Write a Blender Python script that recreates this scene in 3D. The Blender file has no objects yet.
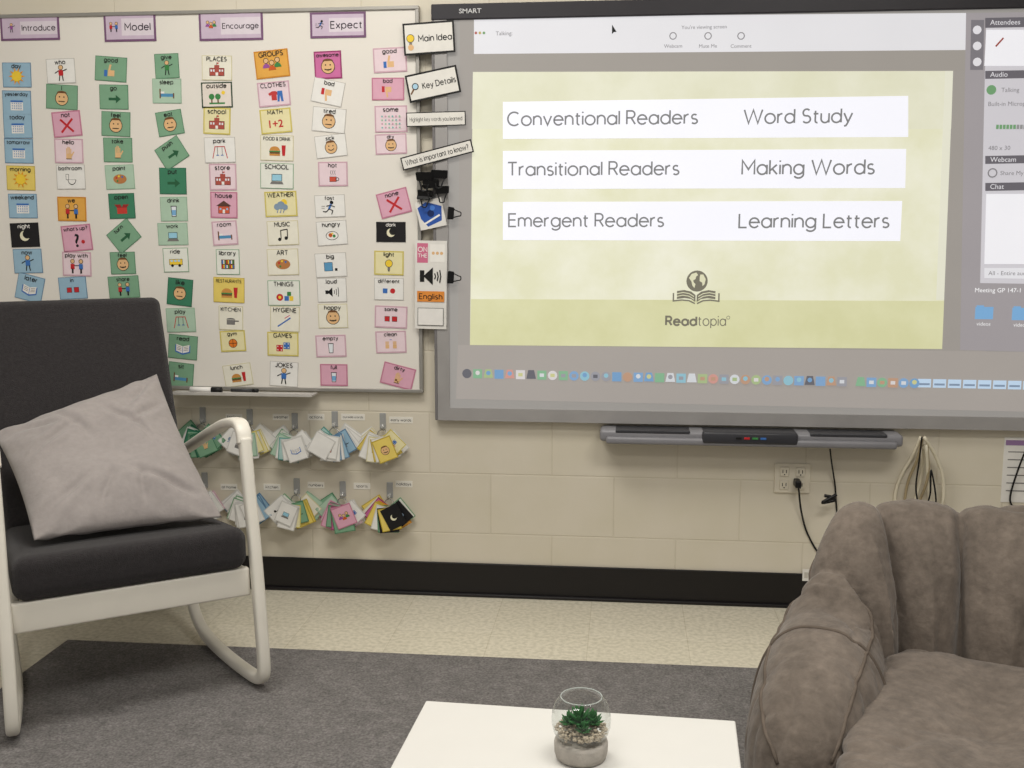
import bpy,bmesh,math,random
from mathutils import Vector,Matrix,noise
random.seed(4)
sc=bpy.context.scene
try:
    sc.view_settings.view_transform='Standard'
except Exception: pass
COL=sc.collection
# ---------------------------------------------------------------- camera
FPX=1080.0
PIT=math.radians(8.0); YAW=math.radians(6.0)
CAM=Vector((0,-3.58,1.25))
Fv=Vector((-math.sin(YAW)*math.cos(PIT),math.cos(YAW)*math.cos(PIT),-math.sin(PIT)))
Rv=Vector((math.cos(YAW),math.sin(YAW),0)); Uv=Rv.cross(Fv)
cd=bpy.data.cameras.new('camera'); co=bpy.data.objects.new('camera',cd); COL.objects.link(co)
cd.sensor_width=36; cd.lens=FPX/1024*36; cd.clip_start=0.02
M=Matrix((Rv,Uv,-Fv)).transposed().to_4x4(); M.translation=CAM; co.matrix_world=M
sc.camera=co
def ray(px,py): return Fv+Rv*((px-512)/FPX)-Uv*((py-384)/FPX)
def W(px,py,off=0.0):
    d=ray(px,py); t=(-off-CAM.y)/d.y; return CAM+d*t
def WS(px,py,off=0.0): return ((-off-CAM.y)/ray(px,py).y)/FPX
def FL(r,f,z=0.0):  # plan position: r metres to the side, f metres ahead of the viewer's spot
    return Vector((math.cos(YAW)*r-math.sin(YAW)*f, CAM.y+math.cos(YAW)*f+math.sin(YAW)*r, z))
# ---------------------------------------------------------------- materials
def lin(c):
    return tuple(((v/255)/12.92 if v/255<=0.04045 else ((v/255+0.055)/1.055)**2.4) for v in c)
MATS={}
def mat(name,rgb,rough=0.6,spec=0.3,emis=0.0,var=0.05,scale=14,bump=0.0,bscale=60,metal=0.0,trans=0.0,sheen=0.0,bdist=.01):
    if name in MATS: return MATS[name]
    m=bpy.data.materials.new(name); m.use_nodes=True; nt=m.node_tree; N=nt.nodes; L=nt.links
    b=N['Principled BSDF']; c=lin(rgb)
    tc=N.new('ShaderNodeTexCoord'); nz=N.new('ShaderNodeTexNoise'); nz.inputs['Scale'].default_value=scale; nz.inputs['Detail'].default_value=4
    L.new(tc.outputs['Object'],nz.inputs['Vector'])
    cr=N.new('ShaderNodeValToRGB'); e=cr.color_ramp.elements
    e[0].position=0.3; e[1].position=0.7
    e[0].color=(*[v*(1-var) for v in c],1); e[1].color=(*[min(1,v*(1+var)) for v in c],1)
    L.new(nz.outputs['Fac'],cr.inputs['Fac'])
    if emis>0:
        mx=N.new('ShaderNodeMix'); mx.data_type='RGBA'; mx.inputs[0].default_value=0.7
        L.new(cr.outputs['Color'],mx.inputs[6]); mx.inputs[7].default_value=(0,0,0,1)
        L.new(mx.outputs[2],b.inputs['Base Color'])
        L.new(cr.outputs['Color'],b.inputs['Emission Color']); b.inputs['Emission Strength'].default_value=emis
    else:
        L.new(cr.outputs['Color'],b.inputs['Base Color'])
    b.inputs['Roughness'].default_value=rough; b.inputs['Specular IOR Level'].default_value=spec
    b.inputs['Metallic'].default_value=metal; b.inputs['Transmission Weight'].default_value=trans
    if sheen: b.inputs['Sheen Weight'].default_value=sheen
    if bump>0:
        n2=N.new('ShaderNodeTexNoise'); n2.inputs['Scale'].default_value=bscale; n2.inputs['Detail'].default_value=6
        L.new(tc.outputs['Object'],n2.inputs['Vector'])
        bp=N.new('ShaderNodeBump'); bp.inputs['Strength'].default_value=bump; bp.inputs['Distance'].default_value=bdist
        L.new(n2.outputs['Fac'],bp.inputs['Height']); L.new(bp.outputs['Normal'],b.inputs['Normal'])
    MATS[name]=m; return m
def mottle(m,scale,dark,detail=7,rough=.75,lo=.35,hi=.65,light=1.0):
    nt=m.node_tree;N=nt.nodes;L=nt.links; b=N['Principled BSDF']; src=b.inputs['Base Color'].links[0].from_socket
    tc=N.new('ShaderNodeTexCoord'); n=N.new('ShaderNodeTexNoise'); n.inputs['Scale'].default_value=scale; n.inputs['Detail'].default_value=detail; n.inputs['Roughness'].default_value=rough; L.new(tc.outputs['Object'],n.inputs['Vector'])
    cr=N.new('ShaderNodeValToRGB'); cr.color_ramp.elements[0].position=lo; cr.color_ramp.elements[1].position=hi; cr.color_ramp.elements[0].color=(dark,dark,dark,1); cr.color_ramp.elements[1].color=(light,light,light,1)
    L.new(n.outputs['Fac'],cr.inputs['Fac']); mx=N.new('ShaderNodeMix'); mx.data_type='RGBA'; mx.blend_type='MULTIPLY'; mx.inputs[0].default_value=1
    L.new(src,mx.inputs[6]); L.new(cr.outputs[0],mx.inputs[7]); L.new(mx.outputs[2],b.inputs['Base Color']); return m
def flatm(rgb,emis=0.0,rough=0.45):
    return mat('paint_%d_%d_%d_%s'%(rgb[0],rgb[1],rgb[2],'e' if emis else 'p'),rgb,rough=rough,emis=emis,var=0.04,scale=30)
def brickmat(name,c1,c2,cm,w,h,mortar,off,loc,vertical,rough,bump,speck=0.0):
    m=bpy.data.materials.new(name); m.use_nodes=True; nt=m.node_tree; N=nt.nodes; L=nt.links; b=N['Principled BSDF']
    tc=N.new('ShaderNodeTexCoord'); sp=N.new('ShaderNodeSeparateXYZ'); cb=N.new('ShaderNodeCombineXYZ')
    L.new(tc.outputs['Object'],sp.inputs[0]); L.new(sp.outputs[0],cb.inputs[0]); L.new(sp.outputs[2 if vertical else 1],cb.inputs[1])
    mp=N.new('ShaderNodeMapping'); mp.inputs['Location'].default_value=loc; L.new(cb.outputs[0],mp.inputs[0])
    br=N.new('ShaderNodeTexBrick'); br.offset=off; br.inputs['Scale'].default_value=1; br.inputs['Brick Width'].default_value=w
    br.inputs['Row Height'].default_value=h; br.inputs['Mortar Size'].default_value=mortar; br.inputs['Mortar Smooth'].default_value=0.8
    br.inputs['Color1'].default_value=(*lin(c1),1); br.inputs['Color2'].default_value=(*lin(c2),1); br.inputs['Mortar'].default_value=(*lin(cm),1)
    L.new(mp.outputs[0],br.inputs['Vector'])
    nz=N.new('ShaderNodeTexNoise'); nz.inputs['Scale'].default_value=70 if speck else 5; nz.inputs['Detail'].default_value=5; L.new(tc.outputs['Object'],nz.inputs['Vector'])
    cr=N.new('ShaderNodeValToRGB'); cr.color_ramp.elements[0].position=.35; cr.color_ramp.elements[1].position=.6
    k=1-(speck or .04); cr.color_ramp.elements[0].color=(k,k,k*.97,1); cr.color_ramp.elements[1].color=(1,1,1,1)
    L.new(nz.outputs['Fac'],cr.inputs['Fac'])
    mx=N.new('ShaderNodeMix'); mx.data_type='RGBA'; mx.blend_type='MULTIPLY'; mx.inputs[0].default_value=1
    L.new(br.outputs['Color'],mx.inputs[6]); L.new(cr.outputs['Color'],mx.inputs[7]); L.new(mx.outputs[2],b.inputs['Base Color'])
    b.inputs['Roughness'].default_value=rough; b.inputs['Specular IOR Level'].default_value=.45
    n2=N.new('ShaderNodeTexNoise'); n2.inputs['Scale'].default_value=70; L.new(tc.outputs['Object'],n2.inputs['Vector'])
    ma=N.new('ShaderNodeMath'); ma.operation='MULTIPLY_ADD'; ma.inputs[1].default_value=-1.0
    L.new(br.outputs['Fac'],ma.inputs[0]); 
    m3=N.new('ShaderNodeMath'); m3.operation='MULTIPLY'; m3.inputs[1].default_value=.25; L.new(n2.outputs['Fac'],m3.inputs[0]); L.new(m3.outputs[0],ma.inputs[2])
    bp=N.new('ShaderNodeBump'); bp.inputs['Strength'].default_value=bump; bp.inputs['Distance'].default_value=.003
    L.new(ma.outputs[0],bp.inputs['Height']); L.new(bp.outputs['Normal'],b.inputs['Normal'])
    return m
# ---------------------------------------------------------------- object helpers
def link(name,data,loc=(0,0,0),rot=(0,0,0),parent=None,label=None,category=None,group=None,kind=None):
    o=bpy.data.objects.new(name,data); COL.objects.link(o); o.location=loc; o.rotation_euler=rot
    if parent is not None: o.parent=parent
    if label: o['label']=label
    if category: o['category']=category
    if group: o['group']=group
    if kind: o['kind']=kind
    return o
def mesh(name,vs,fs,mats,idx=None,smooth=False):
    me=bpy.data.meshes.new(name); me.from_pydata([tuple(v) for v in vs],[],fs)
    if not isinstance(mats,(list,tuple)): mats=[mats]
    for m in mats: me.materials.append(m)
    if idx:
        for p,i in zip(me.polygons,idx): p.material_index=i
    if smooth:
        for p in me.polygons: p.use_smooth=True
    me.update(); return me
def bm_mesh(name,bm,mats,smooth=False):
    me=bpy.data.meshes.new(name); bmesh.ops.recalc_face_normals(bm,faces=bm.faces); bm.to_mesh(me); bm.free()
    if not isinstance(mats,(list,tuple)): mats=[mats]
    for m in mats: me.materials.append(m)
    if smooth:
        for p in me.polygons: p.use_smooth=True
    return me
def addbox(bm,x0,x1,y0,y1,z0,z1,bev=0,seg=2):
    g=bmesh.ops.create_cube(bm,size=1); vs=g['verts']
    for v in vs: v.co=Vector(((x0+x1)/2+v.co.x*(x1-x0),(y0+y1)/2+v.co.y*(y1-y0),(z0+z1)/2+v.co.z*(z1-z0)))
    if bev>0:
        es=list({e for v in vs for e in v.link_edges}); bmesh.ops.bevel(bm,geom=es,offset=bev,segments=seg,profile=.5,affect='EDGES')
def boxes(name,lst,m,bev=0,seg=2,smooth=False):
    bm=bmesh.new()
    for b in lst: addbox(bm,*b,bev=bev,seg=seg)
    return bm_mesh(name,bm,m,smooth)
def hexa(name,c8,m,bev=.03,seg=4):
    bm=bmesh.new(); vs=[bm.verts.new(c) for c in c8]
    for f in [(0,1,2,3),(4,5,6,7),(0,1,5,4),(1,2,6,5),(2,3,7,6),(3,0,4,7)]: bm.faces.new([vs[i] for i in f])
    bmesh.ops.recalc_face_normals(bm,faces=bm.faces)
    bmesh.ops.bevel(bm,geom=list(bm.edges),offset=bev,segments=seg,profile=.5,affect='EDGES')
    return bm_mesh(name,bm,m,True)
def catmull(P,sub=6):
    P=[Vector(p) for p in P]; out=[]
    for i in range(len(P)-1):
        p0=P[i-1] if i>0 else P[i]*2-P[i+1]; p1=P[i];p2=P[i+1]; p3=P[i+2] if i+2<len(P) else P[i+1]*2-P[i]
        for j in range(sub):
            t=j/sub; out.append(.5*((2*p1)+(p2-p0)*t+(2*p0-5*p1+4*p2-p3)*t*t+(3*p1-p0-3*p2+p3)*t**3))
    out.append(P[-1]); return out
def sgn(x,p): return math.copysign(abs(x)**p,x)
def sweep(name,P,r,m,n=10,sub=6,up=Vector((0,0,1)),sq=1.0):
    C=catmull(P,sub) if sub>1 else [Vector(p) for p in P]
    rx,ry=(r if isinstance(r,tuple) else (r,r)); vs=[];fs=[]
    prev=None
    for i,c in enumerate(C):
        t=(C[min(i+1,len(C)-1)]-C[max(i-1,0)]).normalized()
        if prev is None:
            a=t.cross(up); 
            if a.length<1e-3: a=t.cross(Vector((1,0,0)))
        else: a=prev-t*prev.dot(t)
        a.normalize(); prev=a; b=t.cross(a).normalized()
        for k in range(n):
            an=2*math.pi*k/n; vs.append(c+a*sgn(math.cos(an),sq)*rx+b*sgn(math.sin(an),sq)*ry)
    for i in range(len(C)-1):
        for k in range(n):
            fs.append((i*n+k,i*n+(k+1)%n,(i+1)*n+(k+1)%n,(i+1)*n+k))
    fs.append(tuple(range(n))[::-1]); fs.append(tuple((len(C)-1)*n+k for k in range(n)))
    return mesh(name,vs,fs,m,smooth=True)
def lathe(name,prof,m,n=40,smooth=True):
    vs=[];fs=[]
    for (r,z) in prof:
        for k in range(n):
            a=2*math.pi*k/n; vs.append((r*math.cos(a),r*math.sin(a),z))
    for i in range(len(prof)-1):
        for k in range(n): fs.append((i*n+k,i*n+(k+1)%n,(i+1)*n+(k+1)%n,(i+1)*n+k))
    return mesh(name,vs,fs,m,smooth=smooth)
# ---------------------------------------------------------------- flat graphics
_tc={}
def tgeo(s,bold=0.0):
    k=(s,bold)
    if k in _tc: return _tc[k]
    cu=bpy.data.curves.new('t','FONT'); cu.body=s; cu.size=1; cu.resolution_u=3; cu.offset=bold
    o=bpy.data.objects.new('t',cu); COL.objects.link(o); bpy.context.view_layer.update()
    dg=bpy.context.evaluated_depsgraph_get(); me=bpy.data.meshes.new_from_object(o.evaluated_get(dg))
    vs=[(v.co.x,v.co.y) for v in me.vertices]; fs=[tuple(p.vertices) for p in me.polygons]
    bpy.data.objects.remove(o); bpy.data.curves.remove(cu); bpy.data.meshes.remove(me)
    if not vs: vs=[(0,0)]
    x0=min(v[0] for v in vs); x1=max(v[0] for v in vs)
    _tc[k]=(vs,fs,x0,x1); return _tc[k]
def Arc(cx,cy,rx,ry,a0,a1,n=16):
    return [(cx+rx*math.cos(math.radians(a0+(a1-a0)*i/n)),cy+ry*math.sin(math.radians(a0+(a1-a0)*i/n))) for i in range(n+1)]
def glyphs():
    x=.5; r=.25; G={}; O_=Arc(r,r,r,r,0,360,20)
    G['a']=(x,[O_,[(x,.5),(x,0)]]); G['d']=(x,[O_,[(x,.74),(x,0)]]); G['b']=(x,[O_,[(0,.74),(0,0)]])
    G['o']=(.54,[Arc(.27,r,.27,r+.01,0,360,20)]); G['p']=(x,[O_,[(0,.5),(0,-.2)]]); G['q']=(x,[O_,[(x,.5),(x,-.2)]])
    G['c']=(.44,[Arc(.25,r,.25,r+.005,48,312,16)])
    G['e']=(.5,[[(.01,.27)]+[(.5,.27)]+Arc(r,r,r,r+.005,5,325,18)]); G['g']=(x,[O_,[(x,.5),(x,-.02)]+Arc(r,-.0,r,.2,0,-150,12)])
    G['f']=(.26,[[(.1,0),(.1,.58)]+Arc(.22,.6,.12,.13,180,75,6),[(0,.46),(.26,.46)]])
    G['h']=(.42,[[(0,.74),(0,0)],Arc(.21,.29,.21,.21,180,0,12)+[(.42,0)]])
    G['n']=(.42,[[(0,.5),(0,0)],Arc(.21,.29,.21,.21,180,0,12)+[(.42,0)]]); G['m']=(.74,[[(0,.5),(0,0)],Arc(.185,.31,.185,.19,180,0,12)+[(.37,0)],Arc(.555,.31,.185,.19,180,0,12)+[(.74,0)]])
    G['u']=(.42,[[(0,.5)]+Arc(.21,.21,.21,.21,180,360,12),[(.42,.5),(.42,0)]]); G['r']=(.24,[[(0,.5),(0,0)],Arc(.22,.28,.22,.22,180,85,10)])
    G['i']=(.0,[[(0,.5),(0,0)],[(0,.64),(0,.72)]]); G['l']=(.0,[[(0,.74),(0,0)]]); G['j']=(.1,[[(.1,.5),(.1,-.08),(0,-.18)],[(.1,.64),(.1,.72)]])
    G['t']=(.26,[[(.1,.64),(.1,.12)]+Arc(.21,.11,.11,.11,180,280,8),[(0,.48),(.26,.48)]])
    G['v']=(.44,[[(0,.5),(.22,0),(.44,.5)]]); G['w']=(.68,[[(0,.5),(.17,0),(.34,.48),(.51,0),(.68,.5)]]); G['x']=(.42,[[(0,.5),(.42,0)],[(.42,.5),(0,0)]])
    G['y']=(.44,[[(0,.5),(.22,.02)],[(.44,.5),(.19,-.06),(.12,-.17),(.02,-.19)]]); G['z']=(.4,[[(0,.5),(.4,.5),(0,0),(.4,0)]])
    G['k']=(.38,[[(0,.74),(0,0)],[(.36,.5),(0,.18)],[(.12,.29),(.38,0)]])
    G['s']=(.34,[Arc(.17,.37,.145,.13,40,250,12)[:-1]+[(.17,.255)]+Arc(.17,.125,.16,.125,80,-145,12)])
    G['C']=(.64,[Arc(.36,.36,.36,.37,48,312,24)]); G['G']=(.66,[Arc(.36,.36,.36,.37,48,345,24)+[(.42,.34)]]); G['O']=(.74,[Arc(.37,.365,.37,.37,0,360,24)]); G['Q']=G['O']
    G['R']=(.46,[[(0,0),(0,.73),(.24,.73)]+Arc(.25,.54,.19,.19,90,-90,12)+[(0,.35)],[(.24,.35),(.47,0)]]); G['P']=(.44,[[(0,0),(0,.73),(.24,.73)]+Arc(.25,.54,.19,.19,90,-90,12)+[(0,.35)]])
    G['B']=(.46,[[(0,0),(0,.73),(.22,.73)]+Arc(.24,.56,.17,.17,90,-90,10)+[(0,.39)],[(.24,.39)]+Arc(.26,.195,.2,.195,90,-90,10)+[(0,0)]]); G['D']=(.58,[[(0,0),(0,.73),(.22,.73)]+Arc(.22,.365,.36,.365,90,-90,14)+[(0,0)]])
    G['W']=(.98,[[(0,.73),(.24,0),(.49,.72),(.74,0),(.98,.73)]]); G['T']=(.52,[[(0,.73),(.52,.73)],[(.26,.73),(.26,0)]])
    G['E']=(.42,[[(.42,.73),(0,.73),(0,0),(.42,0)],[(0,.38),(.39,.38)]]); G['F']=(.4,[[(.4,.73),(0,.73),(0,0)],[(0,.38),(.37,.38)]]); G['L']=(.4,[[(0,.73),(0,0),(.4,0)]])
    G['M']=(.64,[[(0,0),(0,.73),(.32,.26),(.64,.73),(.64,0)]]); G['N']=(.54,[[(0,0),(0,.73),(.54,0),(.54,.73)]]); G['S']=(.44,[Arc(.22,.54,.19,.19,40,250,12)[:-1]+[(.22,.37)]+Arc(.22,.19,.21,.19,80,-145,12)])
    G['I']=(0,[[(0,.73),(0,0)]]); G['K']=(.46,[[(0,.73),(0,0)],[(.44,.73),(0,.3)],[(.15,.44),(.46,0)]]); G['H']=(.52,[[(0,.73),(0,0)],[(.52,.73),(.52,0)],[(0,.38),(.52,.38)]])
    G['A']=(.6,[[(0,0),(.3,.73),(.6,0)],[(.12,.26),(.48,.26)]]); G['J']=(.34,[[(.34,.73),(.34,.17)]+Arc(.17,.17,.17,.17,0,-160,8)]); G['U']=(.5,[[(0,.73),(0,.25)]+Arc(.25,.25,.25,.25,180,360,12)+[(.5,.73)]])
    G['V']=(.58,[[(0,.73),(.29,0),(.58,.73)]]); G['X']=(.52,[[(0,.73),(.52,0)],[(.52,.73),(0,0)]]); G['Y']=(.54,[[(0,.73),(.27,.36),(.54,.73)],[(.27,.36),(.27,0)]])
    G['&']=(.5,[[(.5,0),(.1,.5),(.12,.68),(.27,.7),(.32,.56),(.04,.26),(.06,.06),(.26,0),(.5,.3)]]); G["'"]=(0,[[(0,.73),(0,.56)]])
    G['?']=(.36,[Arc(.18,.56,.18,.17,165,-40,10)+[(.18,.3),(.18,.18)],[(.18,.07),(.18,0)]])
    return G
GL=glyphs()
class Flat:
    def __init__(s,y0=0.0,step=0.00012): s.v=[];s.f=[];s.i=[];s.m=[];s.y=y0;s.st=step
    def mi(s,m):
        if isinstance(m,tuple): m=flatm(m)
        if m not in s.m: s.m.append(m)
        return s.m.index(m)
    def poly(s,P,m):
        s.y-=s.st; b=len(s.v)
        ar=sum(P[i][0]*P[(i+1)%len(P)][1]-P[(i+1)%len(P)][0]*P[i][1] for i in range(len(P)))
        if ar<0: P=P[::-1]
        s.v+=[(p[0],s.y,p[1]) for p in P]; s.f.append(tuple(range(b,b+len(P)))); s.i.append(s.mi(m))
    def rect(s,cx,cy,w,h,m): s.poly([(cx-w/2,cy-h/2),(cx+w/2,cy-h/2),(cx+w/2,cy+h/2),(cx-w/2,cy+h/2)],m)
    def disc(s,cx,cy,r,m,n=18,ry=None,a0=0,a1=2*math.pi):
        ry=ry or r; full=abs(a1-a0-2*math.pi)<1e-6; k=n if full else n+1
        s.poly([(cx+r*math.cos(a0+(a1-a0)*i/n),cy+ry*math.sin(a0+(a1-a0)*i/n)) for i in range(k)],m)
    def line(s,P,w,m):
        for i in range(len(P)-1):
            a=Vector(P[i]);b=Vector(P[i+1]);d=(b-a)
            if d.length<1e-9: continue
            d.normalize(); n=Vector((-d.y,d.x))*w/2; e=d*w*.3
            s.poly([tuple(a-e+n),tuple(a-e-n),tuple(b+e-n),tuple(b+e+n)],m)
    def ribbon(s,P,w,m):
        P=[Vector(p) for p in P]; closed=(P[0]-P[-1]).length<1e-6; s.y-=s.st*.1; b=len(s.v); L=len(P)
        for i,p in enumerate(P):
            a=P[i-1] if i>0 else (P[-2] if closed else p); c=P[i+1] if i<L-1 else (P[1] if closed else p)
            d1=(p-a).normalized() if (p-a).length>1e-9 else (c-p).normalized(); d2=(c-p).normalized() if (c-p).length>1e-9 else d1
            n1=Vector((-d1.y,d1.x)); n2=Vector((-d2.y,d2.x)); q=(n1+n2)
            if q.length<.2: q=n1
            q.normalize(); k=min(2.2,1/max(.3,q.dot(n1))); o=q*(w/2*k)
            s.v.append((p.x+o.x,s.y,p.y+o.y)); s.v.append((p.x-o.x,s.y,p.y-o.y))
        mi=s.mi(m)
        for i in range(L-1): s.f.append((b+2*i,b+2*i+1,b+2*i+3,b+2*i+2)); s.i.append(mi)
    def sans(s,t,x,y,width,m,weight=.075,gap=.15,hk=None):
        tot=0
        for ch in t: tot+=(.28 if ch==' ' else GL[ch][0]+gap)
        tot=max(tot-gap,.01); k=width/tot; kh=hk or k; cx=x
        for ch in t:
            if ch==' ': cx+=.28*k; continue
            gw,st=GL[ch]
            for P in st: s.ribbon([(cx+p[0]*k,y+p[1]*kh) for p in P],weight*k,m)
            cx+=(gw+gap)*k
    def cap(s,t,cx,cy,h,m,maxw=None,weight=.12,gap=.19):
        tot=max(sum((.28 if ch==' ' else GL[ch][0]+gap) for ch in t)-gap,.01); k=h/.73; w=tot*k
        if maxw and w>maxw: q=maxw/w; w=maxw; k*=max(q,.75)
        s.sans(t,cx-w/2,cy-.36*k,w,m,weight=weight,gap=gap,hk=k)
    def ring(s,cx,cy,r,w,m,n=18): s.ribbon([(cx+r*math.cos(2*math.pi*i/n),cy+r*math.sin(2*math.pi*i/n)) for i in range(n+1)],w,m)
    def text(s,t,cx,cy,h,m,maxw=None,align='c',bold=0.0,width=None):
        vs,fs,x0,x1=tgeo(t,bold); k=h/.7; kx=k
        if width: kx=width/(x1-x0)
        if maxw and (x1-x0)*kx>maxw: q=maxw/((x1-x0)*kx); kx*=q; k*=max(q,.7)
        ox={'c':-(x0+x1)/2,'l':-x0,'r':-x1}[align]
        s.y-=s.st; b=len(s.v)
        for x,y in vs: s.v.append((cx+(x+ox)*kx,s.y,cy+(y-.35)*k))
        mi=s.mi(m)
        for f in fs: s.f.append(tuple(b+i for i in f)); s.i.append(mi)
    def build(s,name): return mesh(name,s.v,s.f,s.m,s.i)
BK=(25,24,24); WH=(232,229,224); SK=(222,180,130); RD=(190,40,45); YL=(235,200,60); GR=(60,130,70); BL=(60,110,180); GY=(120,118,115); BR=(110,75,45)
# ---------------------------------------------------------------- room
wallm=brickmat('painted_block',(213,205,188),(211,203,186),(204,195,177),.42,.21,.0035,.5,(.03,-.012,0),True,.45,.3)
tilem=brickmat('floor_tile',(221,214,196),(217,210,191),(198,189,168),.305,.305,.0015,0,(.1,.05,0),False,.2,.08,speck=.2)
link('wall_back',boxes('wall_back',[(-3.6,3.6,0,.12,0,2.9)],wallm),label='cream painted concrete block wall behind the boards',kind='structure')
link('floor',boxes('floor',[(-3.6,3.6,-5.4,.12,-.06,0)],tilem),label='speckled beige vinyl tile floor',kind='structure')
link('ceiling',boxes('ceiling',[(-3.6,3.6,-5.4,.12,2.9,2.96)],mat('ceiling_tile',(225,222,215),bump=.3)),label='white classroom ceiling',kind='structure')
bm=bmesh.new(); addbox(bm,-3.6,3.6,-.008,0,0,.118,.003); addbox(bm,-3.6,3.6,-.02,-.001,0,.012,.004)
link('baseboard_back',bm_mesh('baseboard_back',bm,mat('black_vinyl',(20,17,18),rough=.35,spec=.4)),label='black vinyl cove baseboard along the block wall',kind='structure')
rgm=mottle(mottle(mat('rug_pile',(148,144,142),rough=.95,spec=.05,var=.3,scale=150,bump=.9,bscale=320,bdist=.007),13,.74,8,.8),60,.68,6,.8)
link('rug',boxes('rug',[(-1.695,2.6,-4.9,-.555,0,.008)],rgm,bev=.003),label='large grey short-pile rug on the tile floor',category='rug')
RZ=.0085
# ---------------------------------------------------------------- whiteboard
alu=mat('aluminium',(165,162,156),rough=.4,metal=.6,var=.03)
wbm=mat('whiteboard_enamel',(226,221,212),rough=.28,spec=.45,var=.015,scale=3)
pr=W(421,200,.02); x1=pr.x; zt=W(300,8,.02).z; zb=W(300,391,.02).z; x0=x1-2.44
wb=link('whiteboard',None,loc=((x0+x1)/2,0,zb),label='long white magnetic board covered with picture cards',category='whiteboard')
hw=(x1-x0)/2; hh=zt-zb
link('panel',boxes('panel',[(-hw+.01,hw-.01,-.018,-.001,.01,hh-.01)],wbm),parent=wb)
link('frame',boxes('frame',[(-hw,hw,-.024,-.001,0,.012),(-hw,hw,-.024,-.001,hh-.012,hh),(-hw,-hw+.012,-.024,-.001,.012,hh-.012),(hw-.012,hw,-.024,-.001,.012,hh-.012)],alu,bev=.002),parent=wb)
ta=W(173,391,.05).x-(x0+x1)/2; tb=W(315,391,.05).x-(x0+x1)/2
link('marker_tray',boxes('marker_tray',[(ta,tb,-.085,-.02,-.010,-.004),(ta,tb,-.09,-.084,-.010,.001)],mat('tray_silver',(188,184,178),rough=.4),bev=.001),parent=wb)
WOFF=.0185
mk=link('dry_erase_marker',None,loc=(W(206,388,.07).x,-.07,zb+.0065),label='white dry-erase marker with black cap lying on the tray',category='marker')
def rod(nm,xa,xb,r,m): return sweep(nm,[(xa,0,0),((xa+xb)/2,0,0),(xb,0,0)],r,m,n=12,sub=1)
link('barrel',rod('barrel',-.055,.02,.010,flatm(WH)),parent=mk); link('cap',rod('cap',.02,.055,.0105,flatm(BK)),parent=mk)
mk2=link('dry_erase_marker',None,loc=(mk.location.x+.13,-.062,zb+.0055),label='slim dark dry-erase marker lying on the tray',category='marker')
link('barrel',rod('barrel',-.045,.03,.006,flatm((60,60,62))),parent=mk2); link('cap',rod('cap',.03,.05,.0066,flatm(BK)),parent=mk2)
# ---------------------------------------------------------------- pictograms (unit square -.5...5)
def P_face(F,s,mood=0,skin=SK):
    F.disc(0,-.06*s,.27*s,BK); F.disc(0,-.06*s,.245*s,skin)
    F.disc(0,.14*s,.2*s,BR,a0=0,a1=math.pi,ry=.09*s)
    for x in(-.09,.09): F.disc(x*s,0,.028*s,BK,n=8)
    pts=[(x*s,(-.17+mood*(.05-.06*(1-(x/.12)**2)))*s) for x in(-.12,-.06,0,.06,.12)]
    F.line(pts,.03*s,BK)
def P_smile(F,s): P_face(F,s,0); F.ribbon([(x*s,(-.19+3*x*x)*s) for x in(-.13,-.07,0,.07,.13)],.03*s,BK)
def P_sun(F,s):
    for i in range(10):
        a=i*math.pi/5; F.poly([(.2*s*math.cos(a-.2),.2*s*math.sin(a-.2)-.05*s),(.34*s*math.cos(a),.34*s*math.sin(a)-.05*s),(.2*s*math.cos(a+.2),.2*s*math.sin(a+.2)-.05*s)],(225,150,30))
    F.disc(0,-.05*s,.2*s,YL)
def P_x(F,s): F.line([(-.22*s,-.28*s),(.22*s,.16*s)],.08*s,RD); F.line([(-.22*s,.16*s),(.22*s,-.28*s)],.08*s,RD)
def P_person(F,s,c=BL):
    F.disc(0,.13*s,.1*s,BK); F.disc(0,.13*s,.08*s,SK)
    F.poly([(-.1*s,.03*s),(.1*s,.03*s),(.09*s,-.18*s),(-.09*s,-.18*s)],c)
    F.line([(-.1*s,0),(-.24*s,-.08*s)],.035*s,BK); F.line([(.1*s,0),(.24*s,.06*s)],.035*s,BK)
    F.line([(-.05*s,-.18*s),(-.08*s,-.36*s)],.04*s,BK); F.line([(.05*s,-.18*s),(.08*s,-.36*s)],.04*s,BK)
def P_two(F,s):
    for dx,c in((-.17,RD),(.17,BL)):
        F.disc(dx*s,.1*s,.09*s,BK); F.disc(dx*s,.1*s,.07*s,SK); F.rect(dx*s,-.1*s,.16*s,.2*s,c); F.line([(dx*s,-.2*s),(dx*s,-.34*s)],.07*s,BK)
    F.line([(-.08*s,-.06*s),(.08*s,-.06*s)],.03*s,BK)
def P_group(F,s):
    for dx,dz,c in((-.2,.02,(150,80,150)),(.2,.02,GR),(0,-.06,(200,90,40))):
        F.disc(dx*s,(dz+.1)*s,.095*s,BK); F.disc(dx*s,(dz+.1)*s,.075*s,SK); F.disc(dx*s,(dz-.14)*s,.13*s,c,a0=0,a1=math.pi,ry=.15*s)
def P_outside(F,s):
    F.rect(0,-.3*s,.6*s,.06*s,GR)
    for dx in(-.2,.04): 
        F.rect(dx*s,-.22*s,.05*s,.14*s,BR); F.disc(dx*s,-.06*s,.11*s,GR,n=10)
    F.disc(.25*s,.08*s,.07*s,YL,n=10)
def P_house(F,s,c=(200,90,60)):
    F.rect(0,-.18*s,.44*s,.28*s,BK); F.rect(0,-.18*s,.41*s,.25*s,c); F.poly([(-.3*s,-.04*s),(.3*s,-.04*s),(0,.16*s)],(90,60,50))
    F.rect(0,-.24*s,.09*s,.14*s,WH); F.rect(-.13*s,-.15*s,.07*s,.07*s,(150,190,220)); F.rect(.13*s,-.15*s,.07*s,.07*s,(150,190,220))
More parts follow.
